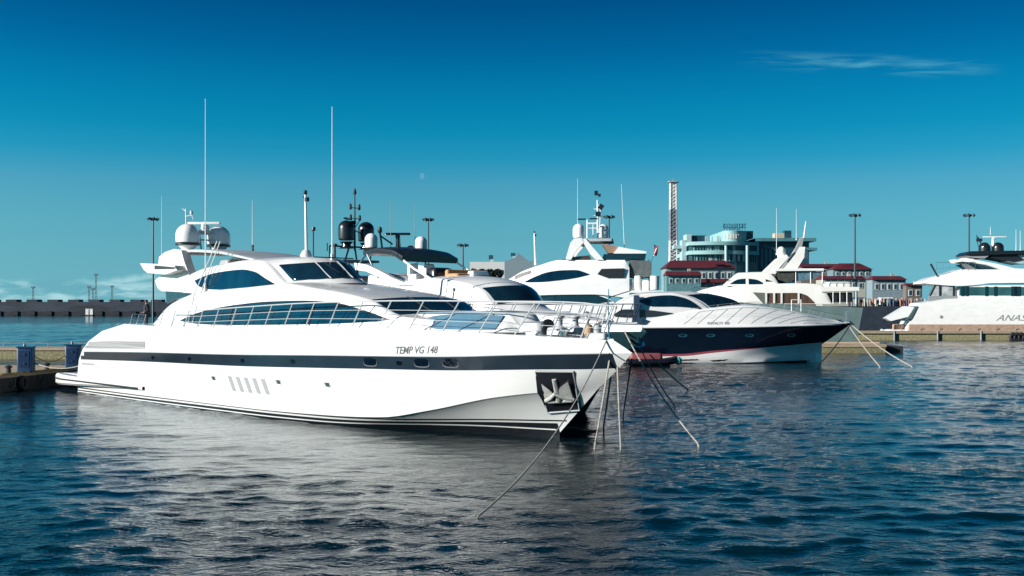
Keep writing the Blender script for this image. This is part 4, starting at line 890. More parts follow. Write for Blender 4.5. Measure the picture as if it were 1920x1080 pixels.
MB().rbox((-.2, 0, .2), (3.6, 1.2, .5), .3).build('hull', DARK, td)
MB().rbox((-.55, 0, .85), (2.9, 1.35, .55), .3).build('red_cover', RED, td)
MB().rbox((-2.3, 0, .75), (.4, .4, .7), .12).build('outboard_engine', BLACK, td)
MB().lathe([(.1, 0), (.28, .08), (.3, .5), (.1, .7)], (2.35, -.2, .1), 12).build('fender', mat('teal_fender', (.05, .28, .27), .5), td)

def person():
    o = thing('person', M.world(3.55, -1.0, 3.80), R(-60), 'person in a dark jacket and cap standing on the aft deck', 'person')
    J = {'pelvis': (0, 0, .95), 'belly': (0, .01, 1.12), 'chest': (0, .0, 1.32), 'neck': (0, -.01, 1.50), 'head': (0, -.03, 1.60), 'crown': (0, -.02, 1.72),
         'shl': (-.19, .0, 1.43), 'ell': (-.26, .03, 1.16), 'wrl': (-.20, -.16, 1.02), 'hal': (-.17, -.24, 1.0), 'shr': (.19, .0, 1.43), 'elr': (.27, .03, 1.16), 'wrr': (.21, -.17, 1.03), 'har': (.18, -.25, 1.01),
         'hil': (-.10, 0, .90), 'knl': (-.11, -.03, .49), 'anl': (-.12, .02, .09), 'tol': (-.13, -.14, .04), 'hir': (.10, 0, .90), 'knr': (.12, -.02, .49), 'anr': (.13, .03, .09), 'tor': (.14, -.13, .04)}
    r = {'pelvis': .15, 'belly': .14, 'chest': .16, 'neck': .06, 'head': .095, 'crown': .075, 'shl': .075, 'ell': .05, 'wrl': .035, 'hal': .03, 'hil': .09, 'knl': .06, 'anl': .045, 'tol': .04}
    E_ = [('pelvis', 'belly'), ('belly', 'chest'), ('chest', 'neck'), ('neck', 'head'), ('head', 'crown')]
    for s in 'lr': E_ += [('chest', 'sh' + s), ('sh' + s, 'el' + s), ('el' + s, 'wr' + s), ('wr' + s, 'ha' + s), ('pelvis', 'hi' + s), ('hi' + s, 'kn' + s), ('kn' + s, 'an' + s), ('an' + s, 'to' + s)]
    def skin(name, keys, m, k, root):
        es = [e for e in E_ if e[0] in keys and e[1] in keys]; ix = {n: i for i, n in enumerate(keys)}
        me = bpy.data.meshes.new(name); me.from_pydata([J[n] for n in keys], [(ix[a], ix[b]) for a, b in es], [])
        t = bpy.data.objects.new(name, me); COL.objects.link(t); md = t.modifiers.new('skin', 'SKIN')
        for i, n in enumerate(keys):
            q = r.get(n) or r[n[:-1] + 'l']; me.skin_vertices[0].data[i].radius = (q * k, q * k * .85); me.skin_vertices[0].data[i].use_root = n == root
        t.modifiers.new('sub', 'SUBSURF').levels = 2
        dg = bpy.context.evaluated_depsgraph_get(); dg.update(); m2 = bpy.data.meshes.new_from_object(t.evaluated_get(dg)); bpy.data.objects.remove(t)
        m2.materials.clear(); m2.materials.append(m); m2.shade_smooth(); p = bpy.data.objects.new(name, m2); COL.objects.link(p); p.parent = o; return p
    skin('body', list(J), mat('skin', (.42, .25, .18), .5), 1.0, 'pelvis')
    skin('jacket', [k for k in J if k[:2] in ('be', 'ch', 'sh', 'el', 'wr', 'pe')], mat('black_jacket', (.012, .014, .022), .8), 1.75, 'pelvis')
    skin('trousers', [k for k in J if k[:2] in ('pe', 'hi', 'kn', 'an')], mat('dark_trousers', (.015, .018, .03), .85), 1.3, 'pelvis')
    MB().lathe([(.10, 1.62), (.108, 1.66), (.10, 1.73), (.06, 1.775), (.01, 1.785)], (0, -.02, 0), 14).box((0, -.13, 1.655), (.15, .1, .02)).build('cap', BLACK, o)
    MB().lathe([(.02, -.02), (.02, .0), (.005, .03)], (0, -.115, 1.585), 8).box((-.035, -.112, 1.62), (.022, .01, .012)).box((.035, -.112, 1.62), (.022, .01, .012)).box((0, -.112, 1.545), (.05, .01, .01)).build('face_features', mat('face_dark', (.2, .1, .08), .6), o)
    for s in (-1, 1):
        mb = MB()
        for k in range(4): mb.tube([(s * (.145 + .02 * k), -.25, 1.0), (s * (.14 + .02 * k), -.31, .99 - .003 * k), (s * (.14 + .018 * k), -.335, .965)], .009, 6, .007)
        mb.tube([(s * .14, -.22, 1.0), (s * .115, -.26, .985), (s * .12, -.29, .975)], .010, 6, .008); mb.build('hand_fingers', mat('skin', (.42, .25, .18)), o)
person()

# ================================================================== FAR SHORE
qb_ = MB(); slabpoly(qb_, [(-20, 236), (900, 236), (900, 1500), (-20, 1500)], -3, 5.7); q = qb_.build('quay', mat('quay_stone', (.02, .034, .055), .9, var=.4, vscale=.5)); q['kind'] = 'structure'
QZ = 5.7
def mast_pole(px, ytop, d, label, z0=QZ, n=6):
    t = at(px, ytop, d); o = thing('floodlight_mast', (t.x, t.y, z0), 0, label, 'light mast', 'tall floodlight masts around the harbour'); h = t.z - z0
    gm = mat('galvanised_mast', (.05, .09, .11), .5, metal=.2)
    MB().tube([(0, 0, 0), (0, 0, h)], .0011 * d, 8, .0007 * d).build('pole', gm, o)
    k = d / 240
    hd = MB().lathe([(.3 * k, -.25), (.9 * k, -.05), (.9 * k, .1), (.3 * k, .3)], (0, 0, h), 12).build('head_frame', gm, o)
    for i in range(n):
        a = 2 * math.pi * i / n; MB().box((1.05 * k * math.cos(a), 1.05 * k * math.sin(a), h + .05), (.55 * k, .4 * k, .5 * k), a, .5).build('floodlight', gm, o)
    return o
for px, yt, d, z0, lb in ((287, 411, 230, 0, 'floodlight mast behind the stern of the foreground yacht'), (803, 412, 250, QZ, 'floodlight mast rising behind the black bimini top'), (868, 460, 420, QZ, 'short distant floodlight mast left of the white roof building'),
                          (1142, 407, 250, QZ, 'floodlight mast just right of the tall yacht domes'), (1603, 404, 250, QZ, 'floodlight mast above the red roof near the older yacht'), (1817, 404, 250, QZ, 'floodlight mast behind the big yacht at the right')):
    mast_pole(px, yt, d, lb, z0)
p = at(287, 580, 230); slabpoly(MB(), [(p.x - 2, 228), (p.x + 20, 228), (p.x + 20, 232), (p.x - 2, 232)], -1, .3).build('mast_footing', CONC, None); tag(bpy.context.scene.collection.objects['mast_footing'], 'low concrete footing of the mast behind the stern', 'footing')

# striped lattice tower
t = at(1262, 335, 430); tw = thing('lattice_tower', (t.x, t.y, QZ), 0, 'tall lattice tower with pale and red-grey bands beside the round office', 'tower')
hgt = t.z - QZ
bands = [(0, .30, (.58, .59, .59)), (.30, .52, (.6, .6, .6)), (.52, .76, (.24, .245, .28)), (.76, .975, (.62, .61, .6))]
for i, (a, b, c) in enumerate(bands):
    m = mat('tower_paint_%s' % 'abcd'[i], c, .7, var=.3, vscale=1.2); mb = MB(); wa, wb = 1.55 - .5 * a, 1.55 - .5 * b
    for sx, sy in ((-1, -1), (1, -1), (1, 1), (-1, 1)): mb.tube([(sx * wa, sy * wa, a * hgt), (sx * wb, sy * wb, b * hgt)], .3, 6)
    k = 8
    for j in range(k):
        za, zb = (a + (b - a) * j / k) * hgt, (a + (b - a) * (j + 1) / k) * hgt; w0 = wa + (wb - wa) * j / k
        for sx, sy, tx, ty in ((-1, -1, 1, -1), (1, -1, 1, 1), (1, 1, -1, 1), (-1, 1, -1, -1)):
            mb.tube([(sx * w0, sy * w0, za), (tx * w0, ty * w0, zb)], .17, 4); mb.tube([(sx * w0, sy * w0, zb), (tx * w0, ty * w0, zb)], .15, 4)
    mb.tube([(0, 0, a * hgt), (0, 0, b * hgt)], 1.15, 10)
    mb.build('lattice_section', m, tw)
MB().rbox((0, 0, hgt * .975), (4.2, 4.2, .5), .3).tube([(0, 0, hgt * .97), (0, 0, hgt)], .15).build('top_platform', GREY, tw)

# round glass office
D = 400
of = thing('office_building', (at(1400, 580, D).x, D, QZ), 0, 'round glass office with pale teal floor bands and rooftop letters', 'building')
oc = of.location
S = lambda x, y, d=D: (at(x, y, d).x - oc.x, at(x, y, d).y - oc.y, at(x, y, d).z - oc.z)
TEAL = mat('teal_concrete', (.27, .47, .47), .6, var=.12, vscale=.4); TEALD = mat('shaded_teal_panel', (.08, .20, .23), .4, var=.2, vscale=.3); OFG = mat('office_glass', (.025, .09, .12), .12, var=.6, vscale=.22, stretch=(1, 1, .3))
NAVYP = mat('navy_panel', (.02, .065, .10), .35, var=.4, vscale=.2); WH = mat('pale_teal_column', (.34, .46, .48), .6)
def drum(x0, x1, y0, y1, bulge, m, name, parent, xr=None, depth=24):
    """floor with a curved front between two columns of the picture"""
    a, b = S(x0, y0), S(x1, y1); n = 18; front = []
    for i in range(n + 1):
        t = i / n; front.append((a[0] + (b[0] - a[0]) * t, -bulge * math.sin(math.pi * (.25 + .65 * t)) if bulge else 0))
    poly = front + [(b[0], depth), (a[0], depth)]
    z0, z1 = b[2], a[2]; mb = MB(); k = len(poly)
    mb.add([(x, y, z0) for x, y in poly] + [(x, y, z1) for x, y in poly], [tuple(reversed(range(k))), tuple(range(k, 2 * k))] + [(i, (i + 1) % k, (i + 1) % k + k, i + k) for i in range(k)])
    return mb.build(name, m, parent), front, z0, z1
drum(1290, 1418, 455, 600, 7, OFG, 'glazed_front', of)
for y0, y1, xa in ((455.5, 462, 1286), (472, 479, 1286)):
    drum(xa, 1420, y0, y1, 9.5, TEAL, 'floor_band', of)
rng = random.Random(3)
for y0, y1 in ((462, 472), (479, 492)):
    mb = MB(); mb2 = MB()
    a, b = S(1290, y0), S(1418, y1)
    for i in range(26):
        t = (i + .5) / 26; x = a[0] + (b[0] - a[0]) * t; y = -7 * math.sin(math.pi * (.25 + .65 * t)) - .35
        mb.box((x, y, (a[2] + b[2]) / 2), (.28, .3, a[2] - b[2]))
        if rng.random() < (.5 if y0 > 470 else .3): mb2.box((x + .5, y + .12, (a[2] + b[2]) / 2), (.75, .2, (a[2] - b[2]) * .85))
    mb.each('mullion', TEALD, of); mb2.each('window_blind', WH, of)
mb = MB()
for x in (1352, 1391): a, b = S(x, 480), S(x, 512); mb.tube([(a[0], -9.2, a[2] + 3.4), (a[0], -9.2, b[2] - 20)], .55, 10)
mb.each('column', WH, of)
dr, *_ = drum(1353, 1398, 434, 455, 5, TEAL, 'roof_drum', of)
mb = MB(); a, b = S(1355, 441), S(1394, 449)
for i in range(9):
    t = (i + .5) / 9; mb.box((a[0] + (b[0] - a[0]) * t, -5 * math.sin(math.pi * (.25 + .65 * t)) - .1, (a[2] + b[2]) / 2), (.62, .3, a[2] - b[2]))
mb.each('drum_window', mat('pale_blind', (.6, .55, .5), .6), dr)
MB().box(((S(1390, 0)[0] + S(1412, 0)[0]) / 2, 6, (S(0, 433)[2] + S(0, 447)[2]) / 2), (S(1412, 0)[0] - S(1390, 0)[0], 12, S(0, 433)[2] - S(0, 447)[2])).build('stair_block', NAVYP, of)
a, b = S(1297, 441), S(1351, 455); mb = MB().box(((a[0] + b[0]) / 2 - 2.4, 6, (a[2] + b[2]) / 2), (b[0] - a[0] - 6, 10, a[2] - b[2])); mb.build('set_back_floor', NAVYP, of)
mb = MB()
for x in (1324, 1327, 1336, 1346, 1349): p = S(x, 449); mb.box((p[0], .8, p[2]), (.5, .4, 2.6))
mb.box((S(1292, 0)[0], 4, S(0, 447)[2]), (1.8, 8, 3.2)).build('white_wall_panel', WH, of)
# right-hand block
a, b = S(1415, 447), S(1517, 600); MB().box(((a[0] + b[0]) / 2, 12, (a[2] + b[2]) / 2), (b[0] - a[0], 24, a[2] - b[2])).build('side_block', NAVYP, of)
for y0, y1, x0, x1 in ((447, 453, 1415, 1527), (465, 470, 1510, 1529)):
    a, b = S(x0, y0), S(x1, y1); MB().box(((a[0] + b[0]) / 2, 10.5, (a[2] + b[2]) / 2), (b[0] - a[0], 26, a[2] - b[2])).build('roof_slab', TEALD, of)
mb = MB()
for x in (1428, 1436, 1444, 1452, 1462): p = S(x, 485); mb.box((p[0], -.2, p[2]), (.9, .5, 7))
mb.each('window_strip', mat('grey_blue_strip', (.10, .17, .21), .4), of)
mb = MB().box((S(1468, 0)[0], 6, S(0, 441)[2]), (4, 4, 2.2)); mb.build('roof_hut', mat('tan_wall', (.45, .40, .28), .8), of); MB().box((S(1482, 0)[0], 5, S(0, 438)[2]), (2.6, 3, 2.8)).box((S(1481, 0)[0], 5, S(0, 444)[2]), (1.2, 2, 1.4)).build('roof_plant', NAVYP, of)
p = S(1354, 428); q = S(1397, 428)
sg_ = lettering('roof_letters', 'РОСМОРПОРТ', lambda x, y: (p[0] + x, -2.0, S(0, 428.5)[2] + y), q[0] - p[0], NAVYP, of, 0, .02, 1.7)
lettering('roof_letters', 'СОЧИ', lambda x, y: (S(1367, 0)[0] + x, -2.0, S(0, 432.5)[2] + y), 3.6, NAVYP, of, 0, .02, .8)
mb = MB()
for i in range(9): x = p[0] + (q[0] - p[0]) * (i + .5) / 9; mb.tube([(x, -1.8, S(0, 434)[2]), (x, -1.8, S(0, 421)[2])], .09, 4)
mb.tube([(p[0], -1.8, S(0, 428)[2]), (q[0], -1.8, S(0, 428)[2])], .1, 4).build('letter_frame', NAVYP, of)
a = at(1302, 460, D); MB().box((S(1283, 0)[0], 3, S(0, 480)[2]), (1.6, 6, 12)).box((S(1279, 0)[0], 3, S(0, 463)[2]), (6, 5, 1.2)).build('corner_wing', WH, of)

# red-roofed houses
ROOF = mat('red_metal_roof', (.125, .020, .026), .45, var=.25, vscale=1.2, stretch=(6, 1, 1)); WALLB = mat('blue_grey_wall', (.20, .28, .29), .8, var=.2, vscale=.5); WALLD = mat('brown_grey_wall', (.16, .13, .12), .8, var=.3)
def house(x0, x1, yr, ye, yb, d, label, wall=WALLB, hip=.18, nwin=9, lower=None, skirt=None):
    a, e, b = at(x0, yr, d), at(x1, ye, d), at(x1, yb, d); cx = (a.x + e.x) / 2; W = e.x - a.x; dp = W * .5
    o = thing('red_roofed_house', (cx, d + dp / 2, QZ), 0, label, 'building', 'red-roofed buildings on the quay'); ze, zr, zb = e.z - QZ, a.z - QZ, max(0, b.z - QZ)
    MB().box((0, 0, ze / 2), (W * .95, dp, ze)).build('wall', wall, o)
    hw, hd = W / 2, dp / 2 + .8; rw = hw * (1 - hip * 2)
    MB().add([(-hw, -hd, ze - .2), (hw, -hd, ze - .2), (hw, hd, ze - .2), (-hw, hd, ze - .2), (-rw, -hd * .1, zr), (rw, -hd * .1, zr), (rw, hd * .1, zr), (-rw, hd * .1, zr)], [(0, 3, 2, 1), (0, 1, 5, 4), (1, 2, 6, 5), (2, 3, 7, 6), (3, 0, 4, 7), (4, 5, 6, 7)]).build('roof', ROOF, o)
    for i in range(nwin):
        x = -W * .44 + W * .88 * (i + .5) / nwin; z = zb + (ze - zb) * .42; f = MB().box((x, -dp / 2 - .05, z), (W * .5 / nwin, .16, (ze - zb) * .45)).build('window', mat('white_trim', (.55, .56, .54), .7), o)
        MB().box((x, -dp / 2 - .12, z), (W * .34 / nwin, .08, (ze - zb) * .36)).build('pane', NAVYP, f)
    if skirt: MB().box((0, -dp / 2 - .6, zb + .2), (W, 1.4, .9)).build('canopy', ROOF, o)
    MB().box((W * .2, hd * .2, zr - .2), (.7, .7, 1.6)).build('chimney', CONC, o)
    return o
house(1246, 1381, 487, 501, 528, 262, 'largest red-roofed building, left of the round office base', WALLB, .12, 10, skirt=True)
house(1248, 1316, 508, 515, 535, 252, 'low red-roofed building in front of the largest one', mat('teal_shop_wall', (.10, .24, .26), .7, var=.3), .04, 5)
house(1560, 1636, 493, 504, 520, 290, 'dark red hipped roof building beside the lone floodlight mast', mat('teal_grey_wall', (.14, .22, .24), .8, var=.2), .25, 6)
house(1500, 1580, 494, 499, 515, 330, 'brown-roofed long low building behind the older yacht', WALLD, .03, 6)
house(1540, 1625, 517, 522, 545, 250, 'low red-roofed pavilion behind the older yacht stern', mat('cream_wall', (.36, .36, .31), .8), .04, 6)
house(1634, 1700, 517, 523, 548, 262, 'rightmost red-roofed building with grey-blue wall', mat('slate_wall', (.20, .27, .31), .8, var=.2), .1, 5)
house(1698, 1730, 531, 534, 560, 248, 'small brown hut right of the rightmost red roof', WALLD, .03, 2)

# white flat-roofed terminal
o = thing('terminal_building', (at(935, 580, 330).x, 330, QZ), 0, 'pale flat-roofed building with rooftop boxes left of the tall yacht', 'building')
tx = lambda x, y: (at(x, y, 330).x - o.location.x, at(x, y, 330).z - QZ)
def tb(x0, x1, y0, y1, nm, m, dep=14, yo=0):
    a, b = tx(x0, y0), tx(x1, y1); return MB().box(((a[0] + b[0]) / 2, dep / 2 + yo, (a[1] + b[1]) / 2), (b[0] - a[0], dep, a[1] - b[1])).build(nm, m, o)
tb(881, 946, 491, 600, 'main_wall', mat('white_wall', (.62, .62, .6), .8, var=.1)); tb(946, 1000, 489, 600, 'side_wall', mat('grey_wall', (.20, .27, .30), .8, var=.2))
a, b = tx(950, 489), tx(992, 481); MB().prism([(a[0], a[1]), (a[0] + 3, b[1]), (a[0] + 3.6, b[1] + 1.2), (b[0], a[1])], 2, 12).build('sloped_roof', mat('grey_roof', (.17, .22, .25), .7), o)
for x, y0, y1, w in ((920, 477, 485, 8), (962, 473, 479, 9)): tb(x - w / 2, x + w / 2, y0, y1, 'roof_box', NAVYP, 3, 4); tb(x - 1, x + 5, y1, y1 + 6, 'roof_stair', WH, 3, 4)
for i in range(8): tb(884 + 7.6 * i, 889 + 7.6 * i, 506, 514, 'window', NAVYP, .4, -.2)
# shrubs along it
LEAF = mat('dark_foliage', (.018, .035, .02), .7, var=.6, vscale=2)
def shrub(x, y, d, r, label):
    p = at(x, y, d); o = thing('shrub', (p.x, p.y, QZ), 0, label, 'shrub', 'dark shrubs by the pale building'); h = p.z - QZ; rg = random.Random(int(x)); mb = MB()
    for i in range(420):
        a, q = rg.uniform(0, 6.283), rg.uniform(-1, 1); k = rg.uniform(.45, 1.0) ** .5; s = math.sqrt(1 - q * q); c = Vector((r * k * s * math.cos(a), r * k * s * math.sin(a), h + r * 1.1 * k * q)); c *= 1
        u, w = Vector((rg.uniform(-1, 1), rg.uniform(-1, 1), rg.uniform(-1, 1))).normalized() * .3, Vector((rg.uniform(-1, 1), rg.uniform(-1, 1), rg.uniform(-1, 1))).normalized() * .3
        mb.add([c - u, c + w, c + u, c - w], [(0, 1, 2, 3)])
    mb.build('crown', LEAF, o, flat=True); MB().tube([(0, 0, 0), (.1, 0, h)], .2, 6, .1).build('trunk', WALLD, o)
for i, lb in enumerate(('leftmost dark shrub in front of the pale flat-roofed building', 'second dark shrub from the left before the pale building', 'third dark shrub from the left before the pale building', 'rightmost dark shrub before the pale flat-roofed building')):
    shrub(888 + 15 * i, 514, 318, 1.5, lb)

# quay bustle: one mass
mb = MB(); rg = random.Random(11); cols = []
def fig(mb, x, y, h):
    mb.lathe([(.16, 0), (.2, .4 * h), (.26, .55 * h), (.28, .8 * h), (.1, .86 * h), (.12, .9 * h), (.13, .95 * h), (.05, h)], (x, y, QZ), 8)
groups = [MB() for _ in range(6)]
for i in range(150):
    x = at(rg.uniform(1600, 1735), 0, 240).x; y = rg.uniform(237.2, 246); fig(groups[i % 6], x, y, rg.uniform(1.6, 1.9))
cr = empty('crowd', (0, 0, 0)); tag(cr, 'distant colourful crowd along the quay edge left of the big yacht', 'crowd', kind='stuff')
for k, c in enumerate(((.05, .08, .14), (.40, .16, .14), (.45, .42, .38), (.04, .05, .06), (.18, .26, .25), (.34, .24, .18))):
    groups[k].build('crowd_figures', mat('crowd_cloth_%s' % 'abcdef'[k], c, .8), cr)
def van(x, d, m, label):
    p = at(x, 570, d); o = thing('parked_van', (p.x, d, QZ), 0, label, 'van', 'vans parked on the quay')
    b = Body(cst(.35), [(-2.3, 1.4), (-2.2, 2.0), (.9, 2.05), (1.7, 1.35), (2.4, 1.1)], .9, .8, r=.15, crown=.05, n=20); b.mesh().build('body', m, o)
    b.window(C((-1.9, 1.25), (1.3, 1.25)), C((-1.9, 1.8), (.8, 1.8), (1.3, 1.6))).each('window', GLASS, o)
    for u in (-1.4, 1.5):
        for v in (-.85, .85): MB().lathe([(.1, -.1), (.34, -.1), (.36, 0), (.34, .1), (.1, .1)], (u, v, .34), 14, Matrix.Rotation(R(90), 3, 'X')).build('wheel', BLACK, o)
van(1665, 249, WHITE, 'white van parked behind the crowd, in front of the rightmost red roof'); van(1612, 249, BLUEBOX, 'blue van parked behind the crowd near the older yacht stern')

# breakwater with gantries
bw = thing('breakwater', (-250, 840, 0), R(0), 'long dark concrete breakwater on the horizon at the left', 'breakwater')
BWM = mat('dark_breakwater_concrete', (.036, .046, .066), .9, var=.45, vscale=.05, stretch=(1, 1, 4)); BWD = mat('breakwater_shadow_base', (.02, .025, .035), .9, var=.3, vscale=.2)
zt = CAMH + (HOR - 566) / FOC * 830
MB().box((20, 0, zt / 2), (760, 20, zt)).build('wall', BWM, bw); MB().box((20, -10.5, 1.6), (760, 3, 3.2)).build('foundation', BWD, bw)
for k in range(16):
    x = -190 + k * 16.2; MB().box((x, -2, zt + .9), (8.4, 9, 1.9)).build('parapet_block', BWM, bw)
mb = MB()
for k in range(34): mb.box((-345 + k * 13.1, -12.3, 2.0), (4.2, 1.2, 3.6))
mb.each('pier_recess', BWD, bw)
for k, (px, lb) in enumerate(((164.5, 'left of two small white huts before the dark breakwater'), (172.5, 'right of two small white huts before the dark breakwater'))):
    p = at(px, 584, 815); h = thing('white_hut', (p.x, p.y, 0), 0, lb, 'hut', 'white huts by the breakwater'); MB().box((0, 0, 3), (2.2, 3, 4.2)).build('wall', WHITE, h); MB().box((0, 0, 5.2), (2.5, 3.3, .4)).build('roof', WHITE, h); MB().box((0, 0, .4), (3.2, 4, .9)).build('base', BWD, h)
HAZY = mat('hazy_steel', (.10, .17, .20), .8)
for px, yt, lb in ((62, 537, 'leftmost thin mast above the breakwater'), (167, 536, 'thin mast left of the tallest breakwater mast'), (180, 513, 'tallest thin mast above the breakwater'), (210, 535, 'thin pale mast right of the tallest breakwater mast'), (174, 540, 'short mast between the tallest breakwater masts')):
    p = at(px, yt, 850); o = thing('lattice_mast', (p.x, p.y, 0), 0, lb, 'mast', 'thin masts beyond the breakwater'); h = p.z; mb = MB()
    for sx in (-.8, .8): mb.tube([(sx * 1.2, 0, 0), (sx * .4, 0, h)], .22, 4)
    for j in range(8): mb.tube([(-.9 + .06 * j, 0, h * j / 8), (.9 - .06 * j, 0, h * (j + 1) / 8)], .14, 4)
    mb.build('lattice', HAZY, o); MB().box((0, 0, h - .8), (3.0, 1.2, 1.2)).build('head', HAZY, o)

# ================================================================== WATER, SKY, LIGHT, CAMERA
import numpy as np
WAVE_RMS, RIP = .115, 1.9
def build_water():
    """one sheet to the horizon; real waves of 0.7 to 9 m length across the basin, calm outside it"""
    rs = np.random.RandomState(5)
    xs = np.concatenate([[-5000, -900, -330, -240], np.arange(-210, -80.01, .5), np.arange(-80, 80.01, .16), np.arange(80.5, 210.01, .5), [240, 330, 900, 5000]])
    ys = [-80., -20., 2., 12.]; y = 17.0
    while y < 420: ys.append(y); y += max(.09, .0038 * y)
    ys = np.array(ys + [470, 600, 900, 2000, 9000])
    X, Y = np.meshgrid(xs, ys); Z = np.zeros_like(X)
    N_ = 80; lam = np.exp(np.linspace(math.log(.55), math.log(6.5), N_)); rs.shuffle(lam)
    gust = .85 + .3 * np.sin(X * .043 + Y * .06 + .8) * np.sin(Y * .031 - X * .027 + 2) + .22 * np.sin(X * .11 - Y * .05) * np.sin(Y * .13 + 1)
    for l in lam:
        th = R(78) + rs.normal(0, .75); k = 2 * math.pi / l; amp = WAVE_RMS * math.sqrt(2.0 / N_) / k * float(np.interp(l, [.55, 1.2, 2.5, 6.5], [1.5, 1.15, .42, .24]))
        ph = rs.uniform(0, 6.283); q = k * (X * math.cos(th) + Y * math.sin(th)) + ph
        fade = np.clip(1.6 - Y * .0042 / (l * .3), 0, 1) * (1 if l > 1.9 else np.clip((80 - np.abs(X)) / 6, 0, 1))
        Z += amp * np.sin(q) * fade * (gust if l < 3 else 1)
    t_ = np.clip((Y - 50) / 130, 0, 1); Z *= 1 + 1.3 * t_ * t_ * (3 - 2 * t_)
    # lee of the foreground hull: calmer water along its sheltered side
    lu = (X + 23.6) * .701 - (Y - 66.95) * .713; lv = (X + 23.6) * .713 + (Y - 66.95) * .701
    lee = .55 * np.exp(-(np.clip(-lv - 4, 0, 99) / 9.0) ** 2) * np.clip((lu + 2) / 8, 0, 1) * np.clip((44 - lu) / 8, 0, 1) * (lv < 3)
    Z *= 1 - lee
    win = np.clip((210 - np.abs(X)) / 12, 0, 1) * np.clip((Y - 14) / 3, 0, 1) * np.clip((420 - Y) / 60, 0, 1)
    Z *= win
    n, m = X.shape; co_ = np.stack([X, Y, Z], -1).reshape(-1, 3).astype(np.float32)
    i = np.arange(n * m).reshape(n, m); f = np.stack([i[:-1, :-1], i[:-1, 1:], i[1:, 1:], i[1:, :-1]], -1).reshape(-1, 4).astype(np.int32)
    me = bpy.data.meshes.new('water'); me.vertices.add(n * m); me.vertices.foreach_set('co', co_.ravel()); nf = len(f)
    me.loops.add(nf * 4); me.loops.foreach_set('vertex_index', f.ravel()); me.polygons.add(nf); me.polygons.foreach_set('loop_start', np.arange(nf, dtype=np.int32) * 4)
    me.update(calc_edges=True); me.shade_smooth(); me.materials.append(water_mat())
    at_ = me.attributes.new('ripple', 'FLOAT', 'POINT'); at_.data.foreach_set('value', (1 - 1.15 * lee).astype(np.float32).ravel())
    o = bpy.data.objects.new('water', me); COL.objects.link(o); o['kind'] = 'structure'
def water_mat():
    m = bpy.data.materials.new('harbour_water'); m.use_nodes = True; nt = m.node_tree; N = nt.nodes; Lk = nt.links; b = N['Principled BSDF']
    b.inputs['Base Color'].default_value = (.0, .010, .015, 1); b.inputs['Roughness'].default_value = .04; b.inputs['IOR'].default_value = 1.4
    tc = N.new('ShaderNodeTexCoord')
    def noise(scale, st, det, dist=0.0, rot=0.0):
        mp = N.new('ShaderNodeMapping'); mp.inputs['Scale'].default_value = st; mp.inputs['Rotation'].default_value = (0, 0, rot); Lk.new(tc.outputs['Object'], mp.inputs['Vector'])
        n = N.new('ShaderNodeTexNoise'); n.inputs['Scale'].default_value = scale; n.inputs['Detail'].default_value = det; n.inputs['Distortion'].default_value = dist; n.inputs['Roughness'].default_value = .6
        Lk.new(mp.outputs['Vector'], n.inputs['Vector']); return n.outputs['Fac']
    def math_(op, a, b_):
        n = N.new('ShaderNodeMath'); n.operation = op
        for i, v in enumerate((a, b_)):
            if isinstance(v, (int, float)): n.inputs[i].default_value = v
            else: Lk.new(v, n.inputs[i])
        return n.outputs[0]
    h2 = math_('MULTIPLY', noise(1.9, (.75, 1.2, 1), 3, .6, R(-8)), .030 * RIP)
    h3 = math_('MULTIPLY', noise(5.5, (.8, 1.2, 1), 4, .4, R(20)), .015 * RIP)
    gust = noise(.06, (.6, 1.4, 1), 2, .5)
    mr = N.new('ShaderNodeMapRange'); mr.inputs['From Min'].default_value = .36; mr.inputs['From Max'].default_value = .64; mr.inputs['To Min'].default_value = .35; mr.inputs['To Max'].default_value = 1.35; Lk.new(gust, mr.inputs['Value'])
    an = N.new('ShaderNodeAttribute'); an.attribute_name = 'ripple'
    hs = math_('MULTIPLY', math_('MULTIPLY', math_('ADD', h2, h3), mr.outputs['Result']), an.outputs['Fac'])
    bp = N.new('ShaderNodeBump'); bp.inputs['Strength'].default_value = 1; bp.inputs['Distance'].default_value = 1.0
    Lk.new(hs, bp.inputs['Height']); Lk.new(bp.outputs['Normal'], b.inputs['Normal'])
    return m
build_water()

SUN_AZ, SUN_EL = 203.0, 19.0     # compass-like: direction towards the sun, degrees from +X counter-clockwise
sd = Vector((math.cos(R(SUN_AZ)) * math.cos(R(SUN_EL)), math.sin(R(SUN_AZ)) * math.cos(R(SUN_EL)), math.sin(R(SUN_EL))))
sl = bpy.data.lights.new('sun', 'SUN'); sl.energy = 5.0; sl.angle = R(.5); sl.color = (1, .95, .885)
so = bpy.data.objects.new('sun', sl); COL.objects.link(so); so.rotation_euler = sd.to_track_quat('Z', 'Y').to_euler()

